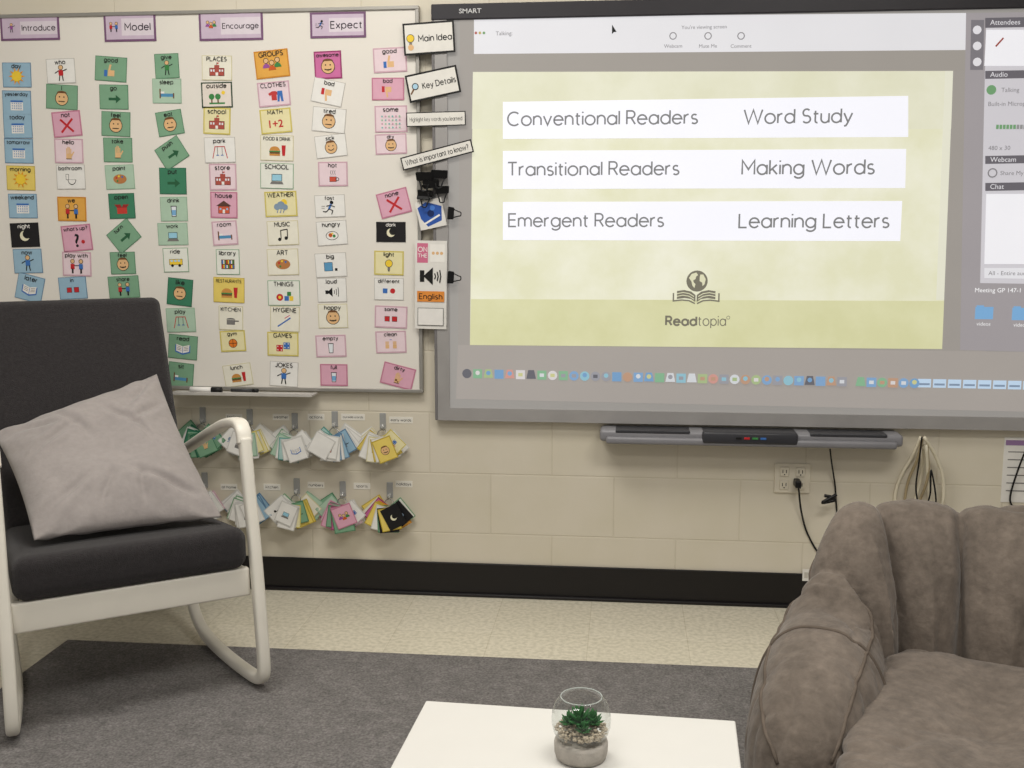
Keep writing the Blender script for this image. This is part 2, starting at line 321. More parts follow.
def P_building(F,s,c=(170,80,70)):
    F.rect(0,-.15*s,.6*s,.3*s,BK); F.rect(0,-.15*s,.57*s,.27*s,c); F.rect(0,.05*s,.2*s,.12*s,c); F.rect(0,-.23*s,.1*s,.12*s,WH)
    for x in(-.22,-.12,.12,.22): F.rect(x*s,-.1*s,.06*s,.08*s,(220,225,230))
    F.line([(0,.1*s),(0,.2*s)],.015*s,BK); F.rect(.04*s,.18*s,.07*s,.04*s,RD)
def P_cup(F,s,c=(120,170,210)):
    F.poly([(-.12*s,.12*s),(.12*s,.12*s),(.09*s,-.3*s),(-.09*s,-.3*s)],BK); F.poly([(-.095*s,.09*s),(.095*s,.09*s),(.07*s,-.275*s),(-.07*s,-.275*s)],(222,226,230))
    if c: F.rect(0,-.14*s,.16*s,.2*s,c)
def P_steam(F,s):
    F.rect(0,-.2*s,.28*s,.2*s,BK); F.rect(0,-.2*s,.25*s,.17*s,(200,80,60)); F.ring(.17*s,-.2*s,.06*s,.025*s,BK,n=10)
    for x in(-.08,0,.08): F.ribbon([((x+.015*math.sin(k*2))*s,(-.06+.05*k)*s) for k in range(5)],.02*s,GY)
def P_sq(F,s,c=RD):
    for x in(-.16,.16): F.rect(x*s,-.08*s,.22*s,.22*s,BK); F.rect(x*s,-.08*s,.19*s,.19*s,c)
def P_diff(F,s): F.rect(-.16*s,-.08*s,.2*s,.2*s,BL); F.disc(.16*s,-.08*s,.11*s,RD)
def P_big(F,s): F.rect(-.1*s,-.06*s,.34*s,.34*s,BK); F.rect(-.1*s,-.06*s,.31*s,.31*s,(90,150,190)); F.rect(.2*s,-.18*s,.1*s,.1*s,BK)
def P_moon(F,s): F.disc(0,-.03*s,.2*s,(225,220,190)); F.disc(.09*s,.03*s,.17*s,BK)
def P_q(F,s): F.text('?',0,-.08*s,.45*s,BK,bold=.02); F.disc(.22*s,-.15*s,.07*s,RD,n=10)
def P_cloud(F,s):
    F.disc(.12*s,.05*s,.12*s,YL)
    for x,y,r in((-.15,-.1,.12),(0,-.05,.15),(.15,-.12,.11)): F.disc(x*s,y*s,r*s,(130,150,170))
    for x in(-.12,0,.12): F.line([(x*s,-.22*s),((x-.04)*s,-.32*s)],.025*s,BL)
def P_book(F,s,c=BL):
    F.poly([(-.3*s,.08*s),(0,0),(0,-.3*s),(-.3*s,-.2*s)],c); F.poly([(.3*s,.08*s),(0,0),(0,-.3*s),(.3*s,-.2*s)],c)
    F.poly([(-.26*s,.1*s),(-.01*s,.03*s),(-.01*s,-.24*s),(-.26*s,-.16*s)],WH); F.poly([(.26*s,.1*s),(.01*s,.03*s),(.01*s,-.24*s),(.26*s,-.16*s)],WH)
    for k in range(3):
        F.line([(-.22*s,(.03-.06*k)*s),(-.05*s,(-.01-.06*k)*s)],.015*s,GY); F.line([(.22*s,(.03-.06*k)*s),(.05*s,(-.01-.06*k)*s)],.015*s,GY)
def P_shelf(F,s):
    F.rect(0,-.1*s,.6*s,.42*s,BR)
    for j in range(2):
        for i in range(8): F.rect((-.245+i*.07)*s,(-.2+.2*j)*s,.055*s,(.13+.02*((i*7+j)%3))*s,[RD,BL,GR,YL,WH][(i*3+j)%5])
def P_note(F,s):
    F.disc(-.14*s,-.24*s,.07*s,BK,n=10); F.disc(.12*s,-.2*s,.07*s,BK,n=10); F.line([(-.08*s,-.22*s),(-.08*s,.1*s),(.18*s,.14*s),(.18*s,-.18*s)],.035*s,BK)
def P_food(F,s):
    F.disc(0,-.1*s,.25*s,BK,ry=.17*s); F.disc(0,-.1*s,.23*s,WH,ry=.15*s); F.disc(-.06*s,-.08*s,.08*s,(190,90,40),n=10); F.disc(.08*s,-.12*s,.06*s,GR,n=10); F.disc(.02*s,-.02*s,.04*s,YL,n=8)
def P_burger(F,s):
    F.disc(-.08*s,-.1*s,.2*s,(200,140,70),a0=0,a1=math.pi,ry=.16*s); F.rect(-.08*s,-.13*s,.42*s,.05*s,GR); F.rect(-.08*s,-.18*s,.4*s,.06*s,BR); F.rect(-.08*s,-.25*s,.4*s,.07*s,(200,140,70))
    F.poly([(.18*s,.1*s),(.34*s,.1*s),(.31*s,-.28*s),(.21*s,-.28*s)],RD)
def P_bus(F,s,c=YL):
    F.rect(0,-.08*s,.56*s,.24*s,BK); F.rect(0,-.08*s,.53*s,.21*s,c)
    for x in(-.17,-.02,.13): F.rect(x*s,-.03*s,.1*s,.08*s,(170,205,225))
    for x in(-.15,.15): F.disc(x*s,-.22*s,.06*s,BK,n=10)
def P_park(F,s):
    F.line([(-.28*s,-.3*s),(-.18*s,.12*s),(.18*s,.12*s),(.28*s,-.3*s)],.03*s,RD)
    for x in(-.09,.09): F.line([(x*s,.12*s),(x*s,-.18*s)],.015*s,BK); F.rect(x*s,-.19*s,.1*s,.03*s,BL)
def P_toys(F,s):
    F.disc(-.16*s,-.16*s,.13*s,RD); F.disc(-.16*s,-.16*s,.06*s,YL,n=10); F.rect(.1*s,-.2*s,.17*s,.17*s,BL); F.rect(.2*s,-.03*s,.15*s,.15*s,GR); F.rect(.28*s,-.2*s,.15*s,.17*s,YL)
def P_shirt(F,s,c=(80,90,160)): F.poly([(-.1*s,.14*s),(-.3*s,.02*s),(-.22*s,-.1*s),(-.14*s,-.04*s),(-.14*s,-.32*s),(.14*s,-.32*s),(.14*s,-.04*s),(.22*s,-.1*s),(.3*s,.02*s),(.1*s,.14*s)],c)
def P_cloth(F,s):
    P_shirt(F,s*.75,(190,60,60)); F.poly([(.14*s,.1*s),(.34*s,.1*s),(.36*s,-.3*s),(.27*s,-.3*s),(.24*s,-.05*s),(.2*s,-.3*s),(.12*s,-.3*s)],BL)
def P_hand(F,s,d=None):
    F.rect(0,-.2*s,.22*s,.2*s,SK)
    for i,h in enumerate((.2,.26,.24,.18)): F.rect((-.083+i*.056)*s,(-.1+h/2)*s,.042*s,h*s,SK)
    F.line([(.1*s,-.2*s),(.2*s,-.04*s)],.05*s,SK); F.line([(-.11*s,-.3*s),(.11*s,-.3*s)],.02*s,BK)
    if d: F.disc(-.04*s,-.18*s,.05*s,d,n=8); F.disc(.05*s,-.24*s,.03*s,d,n=8)
def P_hands(F,s):
    for q in(-1,1):
        F.rect(q*.16*s,-.2*s,.16*s,.14*s,SK)
        for i in range(4): F.rect((q*.16-.06+i*.04)*s,-.06*s,.03*s,.18*s,SK)
    F.line([(-.04*s,.1*s),(.04*s,.1*s)],.02*s,BL)
def P_arrow(F,s,c=(40,90,60)): F.rect(-.06*s,-.08*s,.3*s,.1*s,c); F.poly([(.08*s,.08*s),(.08*s,-.24*s),(.28*s,-.08*s)],c)
def P_grid(F,s):
    cols=[(120,180,175),(200,150,170),(150,190,160)]
    for i in range(6):
        for j in range(4): F.disc((-.32+i*.128)*s,(-.3+j*.13)*s,.035*s,cols[(i+j)%3],n=6)
def P_pal(F,s):
    F.disc(0,-.08*s,.27*s,(180,120,70),ry=.18*s)
    for x,y,c in((-.14,-.03,RD),(-.03,.03,YL),(.1,0,BL),(-.1,-.15,GR)): F.disc(x*s,y*s,.04*s,c,n=8)
def P_bed(F,s,c=(80,140,180)): F.rect(0,-.16*s,.54*s,.12*s,c); F.rect(-.27*s,-.1*s,.05*s,.36*s,BR); F.rect(.27*s,-.18*s,.05*s,.2*s,BR); F.rect(-.17*s,-.06*s,.14*s,.08*s,WH)
def P_math(F,s): F.text('1+2',0,-.1*s,.28*s,RD,bold=.02)
def P_bulb(F,s): F.disc(0,-.02*s,.15*s,BK); F.disc(0,-.02*s,.13*s,YL); F.rect(0,-.22*s,.1*s,.12*s,GY); F.rect(0,-.3*s,.06*s,.04*s,BK)
def P_cal(F,s):
    F.rect(0,-.1*s,.5*s,.36*s,WH); F.rect(0,.06*s,.5*s,.07*s,BL)
    for i in range(5):
        for j in range(3): F.rect((-.18+i*.09)*s,(-.02-.09*j)*s,.05*s,.05*s,(150,170,200))
def P_thumb(F,s): F.rect(.02*s,-.16*s,.26*s,.22*s,SK); F.line([(-.06*s,-.05*s),(-.02*s,.14*s)],.08*s,SK); F.rect(-.2*s,-.17*s,.12*s,.24*s,BL)
def P_down(F,s): F.rect(.02*s,-.02*s,.26*s,.22*s,SK); F.line([(-.06*s,-.12*s),(-.02*s,-.32*s)],.08*s,SK); F.rect(-.2*s,-.01*s,.12*s,.24*s,RD)
def P_speaker(F,s):
    F.rect(-.2*s,-.08*s,.12*s,.14*s,BK); F.poly([(-.18*s,-.08*s),(.02*s,.1*s),(.02*s,-.26*s)],BK)
    for k in(.1,.18,.26): F.ribbon([(k*s+.03*s*math.cos(t)-.03*s,(-.08+k*.8*math.sin(t))*s) for t in(-1,-.5,0,.5,1)],.025*s,BK)
def P_run(F,s):
    F.disc(.08*s,.14*s,.08*s,BK); F.line([(.04*s,.06*s),(-.04*s,-.12*s)],.09*s,BL); F.line([(-.04*s,-.12*s),(.12*s,-.2*s),(.06*s,-.34*s)],.04*s,BK); F.line([(-.04*s,-.12*s),(-.16*s,-.24*s),(-.3*s,-.22*s)],.04*s,BK); F.line([(.03*s,.03*s),(.2*s,-.04*s)],.035*s,BK); F.line([(.03*s,.03*s),(-.14*s,0)],.035*s,BK)
    for z in(0,-.08): F.line([(-.36*s,z*s),(-.22*s,z*s)],.015*s,GY)
def P_lens(F,s): F.disc(.05*s,.0*s,.16*s,BK); F.disc(.05*s,.0*s,.12*s,(170,205,225)); F.line([(-.05*s,-.12*s),(-.2*s,-.3*s)],.07*s,BR)
def P_box(F,s): F.rect(0,-.18*s,.4*s,.24*s,(190,60,50)); F.poly([(-.2*s,-.06*s),(-.3*s,.06*s),(-.06*s,.06*s),(0,-.06*s)],(150,40,40)); F.poly([(.2*s,-.06*s),(.3*s,.06*s),(.06*s,.06*s),(0,-.06*s)],(150,40,40))
def P_brush(F,s): F.line([(-.26*s,-.28*s),(.2*s,.04*s)],.05*s,BL); F.poly([(.06*s,-.0*s),(.22*s,.1*s),(.16*s,.18*s),(0,.07*s)],WH); F.line([(0,.03*s),(.18*s,.14*s)],.03*s,(200,90,90))
def P_dice(F,s):
    for cx,cz,c in((-.13,-.16,RD),(.15,-.06,BL)):
        F.rect(cx*s,cz*s,.25*s,.25*s,c)
        for a in(-.07,.07):
            for b in(-.07,.07): F.disc((cx+a)*s,(cz+b)*s,.025*s,WH,n=8)
def P_ball(F,s): F.disc(0,-.1*s,.2*s,BK); F.disc(0,-.1*s,.18*s,(220,120,40)); F.line([(-.18*s,-.1*s),(.18*s,-.1*s)],.02*s,BK); F.line([(0,.08*s),(0,-.28*s)],.02*s,BK)
def P_pot(F,s): F.rect(0,-.18*s,.36*s,.2*s,GY); F.line([(.18*s,-.12*s),(.34*s,-.12*s)],.04*s,BK); F.disc(0,-.06*s,.19*s,(90,90,92),a0=0,a1=math.pi,ry=.06*s)
def P_toilet(F,s): F.rect(-.14*s,.0*s,.12*s,.22*s,BK); F.rect(-.14*s,.0*s,.09*s,.19*s,WH); F.disc(.04*s,-.1*s,.17*s,BK,a0=math.pi,a1=2*math.pi,ry=.2*s); F.disc(.04*s,-.11*s,.145*s,WH,a0=math.pi,a1=2*math.pi,ry=.16*s)
def P_lap(F,s): F.rect(0,-.06*s,.4*s,.26*s,BK); F.rect(0,-.06*s,.36*s,.22*s,(150,200,220)); F.poly([(-.26*s,-.3*s),(.26*s,-.3*s),(.2*s,-.2*s),(-.2*s,-.2*s)],GY)
PIC=dict(face=P_face,sad=lambda F,s:P_face(F,s,1),smile=P_smile,sun=P_sun,x=P_x,person=P_person,red=lambda F,s:P_person(F,s,RD),grn=lambda F,s:P_person(F,s,GR),two=P_two,house=P_house,
 cup=P_cup,empty=lambda F,s:P_cup(F,s,None),sq=P_sq,moon=P_moon,q=P_q,cloud=P_cloud,book=P_book,note=P_note,food=P_food,bus=P_bus,shirt=P_shirt,hand=P_hand,dirty=lambda F,s:P_hand(F,s,BR),arrow=P_arrow,grid=P_grid,pal=P_pal,bed=P_bed,math=P_math,bulb=P_bulb,cal=P_cal,thumb=P_thumb,
 down=P_down,speaker=P_speaker,run=P_run,lens=P_lens,box=P_box,brush=P_brush,dice=P_dice,ball=P_ball,pot=P_pot,shelf=P_shelf,building=P_building,group=P_group,outside=P_outside,park=P_park,toys=P_toys,cloth=P_cloth,burger=P_burger,steam=P_steam,diff=P_diff,big=P_big,hands=P_hands,toilet=P_toilet,lap=P_lap)
CC={'b':((95,130,160),(150,182,202)),'k':((30,28,28),(28,26,28)),'o':((200,135,45),(222,165,75)),'w':((190,186,180),(230,228,223)),'g':((80,128,96),(124,164,134)),'l':((140,174,147),(172,197,175)),
 'd':((42,100,75),(62,125,95)),'p':((192,125,148),(216,165,184)),'P':((202,165,178),(228,207,213)),'y':((205,190,100),(228,219,172)),'c':((205,197,158),(230,226,210)),'m':((150,55,105),(200,108,158)),
 'r':((60,75,60),(225,215,205)),'t':((90,150,140),(170,200,195)),'G':((120,160,125),(226,227,217)),'Y':((190,165,60),(226,202,105))}
CN={'b':'light blue','k':'black','o':'orange','w':'white','g':'green','l':'pale green','d':'dark green','p':'pink','P':'pale pink','y':'yellow','c':'cream','m':'magenta','r':'dark-edged white','t':'teal','G':'green-edged white','Y':'golden yellow'}
cards=[
 (17,75,'b','sun','day'),(17,103,'b','cal','yesterday'),(18,126,'b','cal','today'),(19,151,'b','cal','tomorrow'),(21,178,'Y','sun','morning'),(23,206,'b','cal','weekend'),(25,235,'k','moon','night'),(28,261,'b','person','now'),(30,288,'b','book','later',28,26,-14),
 (61,71,'w','red','who'),(62,97,'g','face','I',33,24,-4),(67,124,'p','x','not',30,25,4),(69,151,'P','hand','hello'),(71,177,'w','toilet','bathroom'),(72,209,'o','two','we'),(77,238,'p','q',"what's up?",31,26,5),(77,264,'P','two','play with'),(73,288,'b','sq','in',29,22,3),
 (111,69,'g','thumb','good',33,24,-5),(114,97,'g','arrow','go'),(116,124,'g','face','feel',30,24,-3),(118,150,'g','hand','take'),(120,177,'l','pal','paint'),(122,206,'d','box','open',27,25),(124,236,'g','arrow','turn',28,24,38),(123,263,'g','smile','feel',26,22),(124,287,'g','two','share',32,22,3),
 (167,66,'g','grn','give',25,24),(167,91,'l','bed','sleep'),(170,123,'g','face','eat',27,24,8),(172,153,'g','arrow','push',28,24,32),(173,181,'d','arrow','put',28,26),(174,209,'l','cup','drink',28,24),(173,234,'l','lap','work',31,22),(176,260,'G','bus','ride',26,24),(180,292,'d','face','like',26,27,-6),(181,320,'l','park','play',30,24),(183,347,'g','book','read',30,24,-5),(181,375,'g','bed','sit',26,25,-6),
 (217,68,'c','building','PLACES',31,24),(217,95,'r','outside','outside',32,25),(217,121,'y','building','school',28,26,-3),(220,150,'w','park','park',32,25),(223,177,'P','building','store',28,26),(224,205,'p','house','house',28,26),(225,233,'P','bed','room',26,24,3),(228,262,'G','shelf','library',24,25),(229,290,'Y','burger','RESTAURANTS',32,25,-2),(231,318,'c','pot','KITCHEN',25,24),(233,341,'y','ball','gym',26,21,3),(238,375,'c','burger','lunch',29,22,8),
 (272,64,'o','group','GROUPS',35,27,5),(274,94,'P','cloth','CLOTHES',33,24,4),(276,121,'y','math','MATH',32,24,4),(277,148,'c','burger','FOOD & DRINK',34,25,-2),(277,176,'G','lap','SCHOOL',34,25,-2),(281,204,'y','cloud','WEATHER',33,25),(283,233,'c','note','MUSIC',32,24,2),(283,262,'c','pal','ART',32,26),(284,293,'G','toys','THINGS',33,25),(285,319,'c','brush','HYGIENE',30,25,-2),(283,344,'y','dice','GAMES',32,24),(284,374,'w','person','JOKES',29,25,-3),
 (328,65,'m','smile','awesome',28,27),(328,92,'w','down','bad',32,24,-12),(329,120,'w','face','tired',34,24,-6),(331,146,'w','sad','sick',32,22,6),(333,174,'P','steam','hot',30,24),(330,206,'w','run','fast',31,22,2),(332,233,'w','food','hungry',31,24,4),(331,265,'w','big','big',32,24,3),(332,290,'w','speaker','loud',30,24),(333,316,'c','smile','happy',30,24),(331,346,'P','empty','empty',31,22,2),(334,375,'p','cup','full',28,22),
 (390,60,'P','thumb','good',34,24,2),(388,89,'p','down','bad',33,22),(391,119,'P','grid','some',33,26),(391,144,'P','smile','dry',32,20,2),(394,203,'p','x','none',32,25,14),(391,232,'k','moon','dark',30,20),(389,263,'y','bulb','light',30,24),(389,289,'w','diff','different',30,22),(391,317,'P','sq','same',33,22,-2),(391,342,'P','hands','clean',31,22,2),(398,376,'p','dirty','dirty',33,22,-14)]
for c in cards:
    px,py,ck,pk,cap=c[:5]; wp=c[5] if len(c)>5 else 30; hp=c[6] if len(c)>6 else 24; tilt=c[7] if len(c)>7 else random.uniform(-2,2)
    S=WS(px,py,WOFF); w=wp*S; h=hp*S; p=W(px,py,WOFF)
    bo,fi=CC[ck]
    bm=bmesh.new(); addbox(bm,-w/2,w/2,-.0012,0,-h/2,h/2)
    body=bm_mesh('picture_card',bm,flatm(bo))
    body.materials.append(flatm(fi))
    bm=bmesh.new(); bm.from_mesh(body); k=.0045 if ck in 'oyPpmr' else .002
    vs=[bm.verts.new(v) for v in((-w/2+k,-.0014,-h/2+k),(w/2-k,-.0014,-h/2+k),(w/2-k,-.0014,h/2-k),(-w/2+k,-.0014,h/2-k))]
    f=bm.faces.new(vs); f.material_index=1; bm.to_mesh(body); bm.free()
    ob=link('picture_card',body,loc=p,rot=(0,math.radians(-tilt),0),label='%s laminated picture card reading %s on the whiteboard'%(CN[ck],cap),category='picture card',group='picture cards on the whiteboard')
    F=Flat(-.0015); PIC[pk](F,min(w*.95,h*1.08)); link('pictogram',F.build('pictogram'),parent=ob)
    F=Flat(-.0030); F.cap(cap,0,h*.36,h*.16,WH if ck=='k' else (40,38,38),maxw=w*.8,weight=.12); link('caption',F.build('caption'),parent=ob)
for px,py,wp,hp,t in((30,28,62,24,'Introduce'),(130,27,54,28,'Model'),(231,26,66,28,'Encourage'),(338,25,57,25,'Expect')):
    S=WS(px,py,WOFF); w=wp*S;h=hp*S; p=W(px,py,WOFF)
    ob=link('header_card',boxes('header_card',[(-w/2,w/2,-.0015,0,-h/2,h/2)],flatm((118,84,116))),loc=p,label='purple-bordered header card reading %s on the whiteboard'%t,category='header card',group='header cards on the whiteboard')
    F=Flat(-.0016); F.rect(0,0,w-.014,h-.014,(198,180,198)); F.rect(w*.15,0,w*.62,h-.038,(216,206,214)); link('face_panel',F.build('face_panel'),parent=ob)
    G2=Flat(-.0021); s=h*.62
    {'Introduce':lambda:P_person(G2,s,(150,80,150)),'Model':lambda:P_two(G2,s),'Encourage':lambda:P_group(G2,s),'Expect':lambda:P_run(G2,s)}[t]()
    G2.v=[(v[0]-w*.31,v[1],v[2]+s*.1) for v in G2.v]; link('pictogram',G2.build('pictogram'),parent=ob)
    F=Flat(-.0021); F.cap(t,w*.15,0,.0215,(45,30,45),maxw=w*.56,weight=.11); link('caption',F.build('caption'),parent=ob)
# ---------------------------------------------------------------- interactive board
BO=.035
xl=W(433,220,BO).x; zt2=W(700,-2,BO).z; zb2=W(700,425,BO).z; xr=xl+2.0
sb=link('interactive_whiteboard',None,loc=((xl+xr)/2,0,zb2),label='wall-mounted interactive board with grey frame showing a projected slide',category='interactive whiteboard')
hw=(xr-xl)/2; hh=zt2-zb2; ox=(xl+xr)/2
fdk=mat('dark_grey_frame',(50,48,52),rough=.4); fgr=mat('silver_frame',(160,157,155),rough=.45,metal=.15); fmd=mat('edge_grey',(118,115,115),rough=.45)
t_=.05
link('top_bezel',boxes('top_bezel',[(-hw,hw,-BO,-.001,hh-t_,hh)],fdk,bev=.004),parent=sb,label='black top bezel')
link('frame',boxes('frame',[(-hw,-hw+.010,-BO,-.001,0,hh-t_),(hw-.010,hw,-BO,-.001,0,hh-t_)],fmd,bev=.003),parent=sb,label='grey outer edge')
link('inner_bezel',boxes('inner_bezel',[(-hw+.010,-hw+.050,-BO+.001,-.001,0,hh-t_),(hw-.050,hw-.010,-BO+.001,-.001,0,hh-t_),(-hw+.0501,hw-.0501,-BO+.001,-.001,0,.042)],fgr),parent=sb,label='silver grey bezel')
SO=.026
srf=mat('screen_surface',(206,202,197),rough=.5,emis=.32,var=.02,scale=3)
link('screen_surface',boxes('screen_surface',[(-hw+.045,hw-.045,-SO,-.002,.038,hh-.045)],srf),parent=sb)
F=Flat(-BO-.0005); lp=W(459,11,BO); F.text('SMART',lp.x-ox,lp.z-zb2,.014,(200,200,200),bold=.012,align='l',width=.072); link('maker_logo',F.build('maker_logo'),parent=sb)
EM=.88
def em(rgb,k=EM): return mat('projected_%d_%d_%d_%d'%(*rgb,int(k*100)),rgb,rough=.7,emis=k,var=.015,scale=4)
def sp(px,py): p=W(px,py,SO); return (p.x-ox,p.z-zb2)
def quad(F,pts,m): F.poly([sp(*q) for q in pts],m)
def washmat(name,ca,cb,scale,k=EM):
    m=mat(name,ca,rough=.7,emis=k,var=.0); nt=m.node_tree
    for n in nt.nodes:
        if n.type=='VALTORGB':
            n.color_ramp.elements[0].position=.38; n.color_ramp.elements[1].position=.62
            n.color_ramp.elements[0].color=(*lin(ca),1); n.color_ramp.elements[1].color=(*lin(cb),1)
        if n.type=='TEX_NOISE': n.inputs['Scale'].default_value=scale; n.inputs['Detail'].default_value=5; n.inputs['Roughness'].default_value=.6
    return m
F=Flat(-SO-.0003,.00015)
quad(F,[(460,18),(984,13),(985,360),(458,352)],em((172,166,160),.62))
quad(F,[(458,345),(1040,352),(1040,412),(456,399)],em((178,171,165),.64))
quad(F,[(474,17),(967,13),(966,52),(474,54)],em((217,216,219)))
quad(F,[(474,54),(966,50),(965,71),(473,72)],em((170,164,157),.64))
quad(F,[(966,13),(1040,12),(1040,352),(960,350)],em((174,168,171),.62))
link('projected_desktop',F.build('projected_desktop'),parent=sb)
F=Flat(-SO-.0012,.00015)
quad(F,[(473,72),(953,71),(942,349),(470,345)],washmat('slide_wash',(216,215,184),(227,226,207),3.2))
quad(F,[(473,72),(953,71),(951,129),(472,129)],washmat('slide_wash_top',(213,212,186),(220,219,198),4))
quad(F,[(471,299),(944,301),(942,349),(470,345)],washmat('slide_wash_base',(203,202,158),(210,209,169),5))
quad(F,[(953,71),(945,71),(936,300),(944,300)],em((219,218,200)))
link('projected_slide',F.build('projected_slide'),parent=sb)
rows=[([(503,102),(908,96),(908,137),(503,139)],'Conventional Readers','Word Study',(508,125.5,187),(744,123.5,105)),
 ([(503,151),(906,149),(905,188),(503,189)],'Transitional Readers','Making Words',(508,175.5,169),(742,174.5,128)),
 ([(503,202),(902,201),(900,241),(503,240)],'Emergent Readers','Learning Letters',(509,226.5,153),(739,227.5,145))]
for q,a,b,pa,pb in rows:
    F=Flat(-SO-.0026,.0002); quad(F,q,em((234,234,241),.93)); link('slide_row',F.build('slide_row'),parent=sb)
    for t,(x,y,wd) in((a,pa),(b,pb)):
        F=Flat(-SO-.0030,.00004)
        X,Z=sp(x,y); F.sans(t,X,Z,wd*WS(x,y,SO),em((140,140,141),.62),weight=.095); link('row_lettering',F.build('row_lettering'),parent=sb)
F=Flat(-SO-.0026,.0002); dk=em((134,130,114),.58); pl=em((218,216,184),.8)
u=WS(696,285,SO)
X,Z=sp(697,281)
F.disc(X,Z,10.5*u,dk,n=28)
F.poly([(X-8*u,Z+3*u),(X-5.5*u,Z+7*u),(X-1*u,Z+8.5*u),(X+1*u,Z+6*u),(X-1*u,Z+4.5*u),(X-1.5*u,Z+2*u),(X-4*u,Z+.5*u),(X-3*u,Z-1.5*u),(X-1.5*u,Z-3*u),(X-2.5*u,Z-7*u),(X-4.5*u,Z-4.5*u),(X-5.5*u,Z-.5*u)],pl)
F.poly([(X+3*u,Z+6.5*u),(X+6*u,Z+6.5*u),(X+8.5*u,Z+2*u),(X+7.5*u,Z-3*u),(X+5.5*u,Z-5*u),(X+5*u,Z-1.5*u),(X+2.5*u,Z),(X+2.5*u,Z+3*u)],pl)
X,Z=sp(696,298)
for s_ in(-1,1):
    F.poly([(X+s_*.6*u,Z+3*u),(X+s_*5*u,Z+6.5*u),(X+s_*12*u,Z+8*u),(X+s_*19*u,Z+7*u),(X+s_*19*u,Z-1*u),(X+s_*11*u,Z),(X+s_*5*u,Z-1*u),(X+s_*.6*u,Z-4*u)],dk)
    for k in(4.5,1.8): F.ribbon([(X+s_*2*u,Z+(k-3)*u),(X+s_*7*u,Z+k*u),(X+s_*13*u,Z+(k+1)*u),(X+s_*19*u,Z+(k-.2)*u)],.8*u,pl)
    F.ribbon([(X+s_*1*u,Z-5.5*u),(X+s_*7*u,Z-2.6*u),(X+s_*14*u,Z-2*u),(X+s_*22.5*u,Z-3*u),(X+s_*22.5*u,Z+5*u)],1.4*u,dk)
link('globe_book_emblem',F.build('globe_book_emblem'),parent=sb)
F=Flat(-SO-.0026,.00004); X,Z=sp(666,325); F.sans('Read',X,Z,30*u,dk,weight=.17,gap=.2); F.sans('topia',X+32*u,Z,27*u,dk,weight=.09,gap=.17,hk=13.2*u); F.ring(X+61.5*u,Z+8*u,1.6*u,.5*u,dk,n=10)
link('emblem_lettering',F.build('emblem_lettering'),parent=sb)
cl=[(130,165,203),(210,213,217),(120,160,200),(188,152,128),(168,186,138),(214,210,210),(145,190,205),(105,105,112),(200,200,145),(135,180,145),(205,152,142),(155,155,162)]
F=Flat(-SO-.0012,.0001); F2=Flat(-SO-.0012,.0001)
x=467; i=0; random.seed(9)
while x<1030:
    if 848<x<858 or 915<x<921: x+=8; continue
    y=373.5+(x-467)*.021; c=em(random.choice(cl),.76); X,Z=sp(x,y)
    if x>920: F2.rect(X,Z,12.5*u,8.5*u,em((186,208,230),.82)); F2.rect(X,Z-1*u,10*u,2*u,em((140,158,182),.64)); x+=15; continue
    k=(i*7+i//3)%5
    if k in(0,3): F.disc(X,Z,4.9*u,c,n=14)
    elif k==4: F.poly([(X-5*u,Z-4*u),(X+5*u,Z-4*u),(X+3*u,Z+5*u),(X-3*u,Z+5*u)],c)
    else: F.rect(X,Z,9.4*u,9.4*u,c)
    if k%2: F.rect(X,Z,4.5*u,3.5*u,em(random.choice(cl),.76))
    elif i%3: F.disc(X,Z+u,2.4*u,em(random.choice(cl),.76),n=8)
    x+=10.7; i+=1
link('dock_icons',F.build('dock_icons'),parent=sb); link('docked_windows',F2.build('docked_windows'),parent=sb)
F=Flat(-SO-.0013,.0001); tx=em((146,143,146),.62)
for t,x in(('Webcam',673),('Mute Me',708),('Comment',741)):
    X,Z=sp(x,46); F.text(t,X,Z,3.4*u,tx); X,Z=sp(x,36); F.ring(X,Z,3.2*u,.9*u,tx,n=10)
X,Z=sp(520,33); F.text("Talking:",X-24*u,Z,3.8*u,tx,align='l'); X,Z=sp(704,27); F.text("You're viewing screen",X,Z,3.4*u,tx)
for k,c in enumerate(((190,110,100),(200,180,110),(130,170,120))): X,Z=sp(476+k*4,33); F.disc(X,Z,1.4*u,em(c,.6),n=8)
X,Z=sp(612,30); F.poly([(X,Z+5*u),(X,Z-4*u),(X+2*u,Z-2*u),(X+4.5*u,Z-2*u)],em((40,40,40),.3))
link('window_lettering',F.build('window_lettering'),parent=sb)
F=Flat(-SO-.0013,.00012); wpn=em((216,214,218)); dkb=em((118,114,121),.56)
quad(F,[(986,18),(1040,17),(1040,284),(980,283)],em((198,195,200)))
quad(F,[(971,20),(984,20),(983,70),(970,70)],em((140,136,142),.56))
for y in(30,46,62): X,Z=sp(977,y); F.disc(X,Z,4*u,wpn,n=12)
for y0,y1,t in((18,28,'Attendees'),(71,79,'Audio'),(156,164,'Webcam'),(183,191,'Chat')):
    quad(F,[(985,y0),(1040,y0-1),(1040,y1-1),(985,y1)],dkb); X,Z=sp(990,(y0+y1)/2-.5); F.text(t,X,Z,4.6*u,wpn,align='l')
for y0,y1 in((30,66),(194,264)): quad(F,[(986,y0),(1040,y0),(1040,y1),(984,y1)],em((229,228,232),.92))
quad(F,[(984,268),(1040,268),(1040,279),(984,278)],em((221,220,224),.85))
X,Z=sp(991,90); F.disc(X,Z,4.5*u,em((120,168,120),.66),n=14)
for t,x,y in(('Talking',1001,90),('Built-in Microphone',988,104),('480 x 30',988,148),('Share My Webcam',1000,173),('All - Entire audience',988,273)):
    X,Z=sp(x,y); F.text(t,X,Z,4*u,tx,align='l')
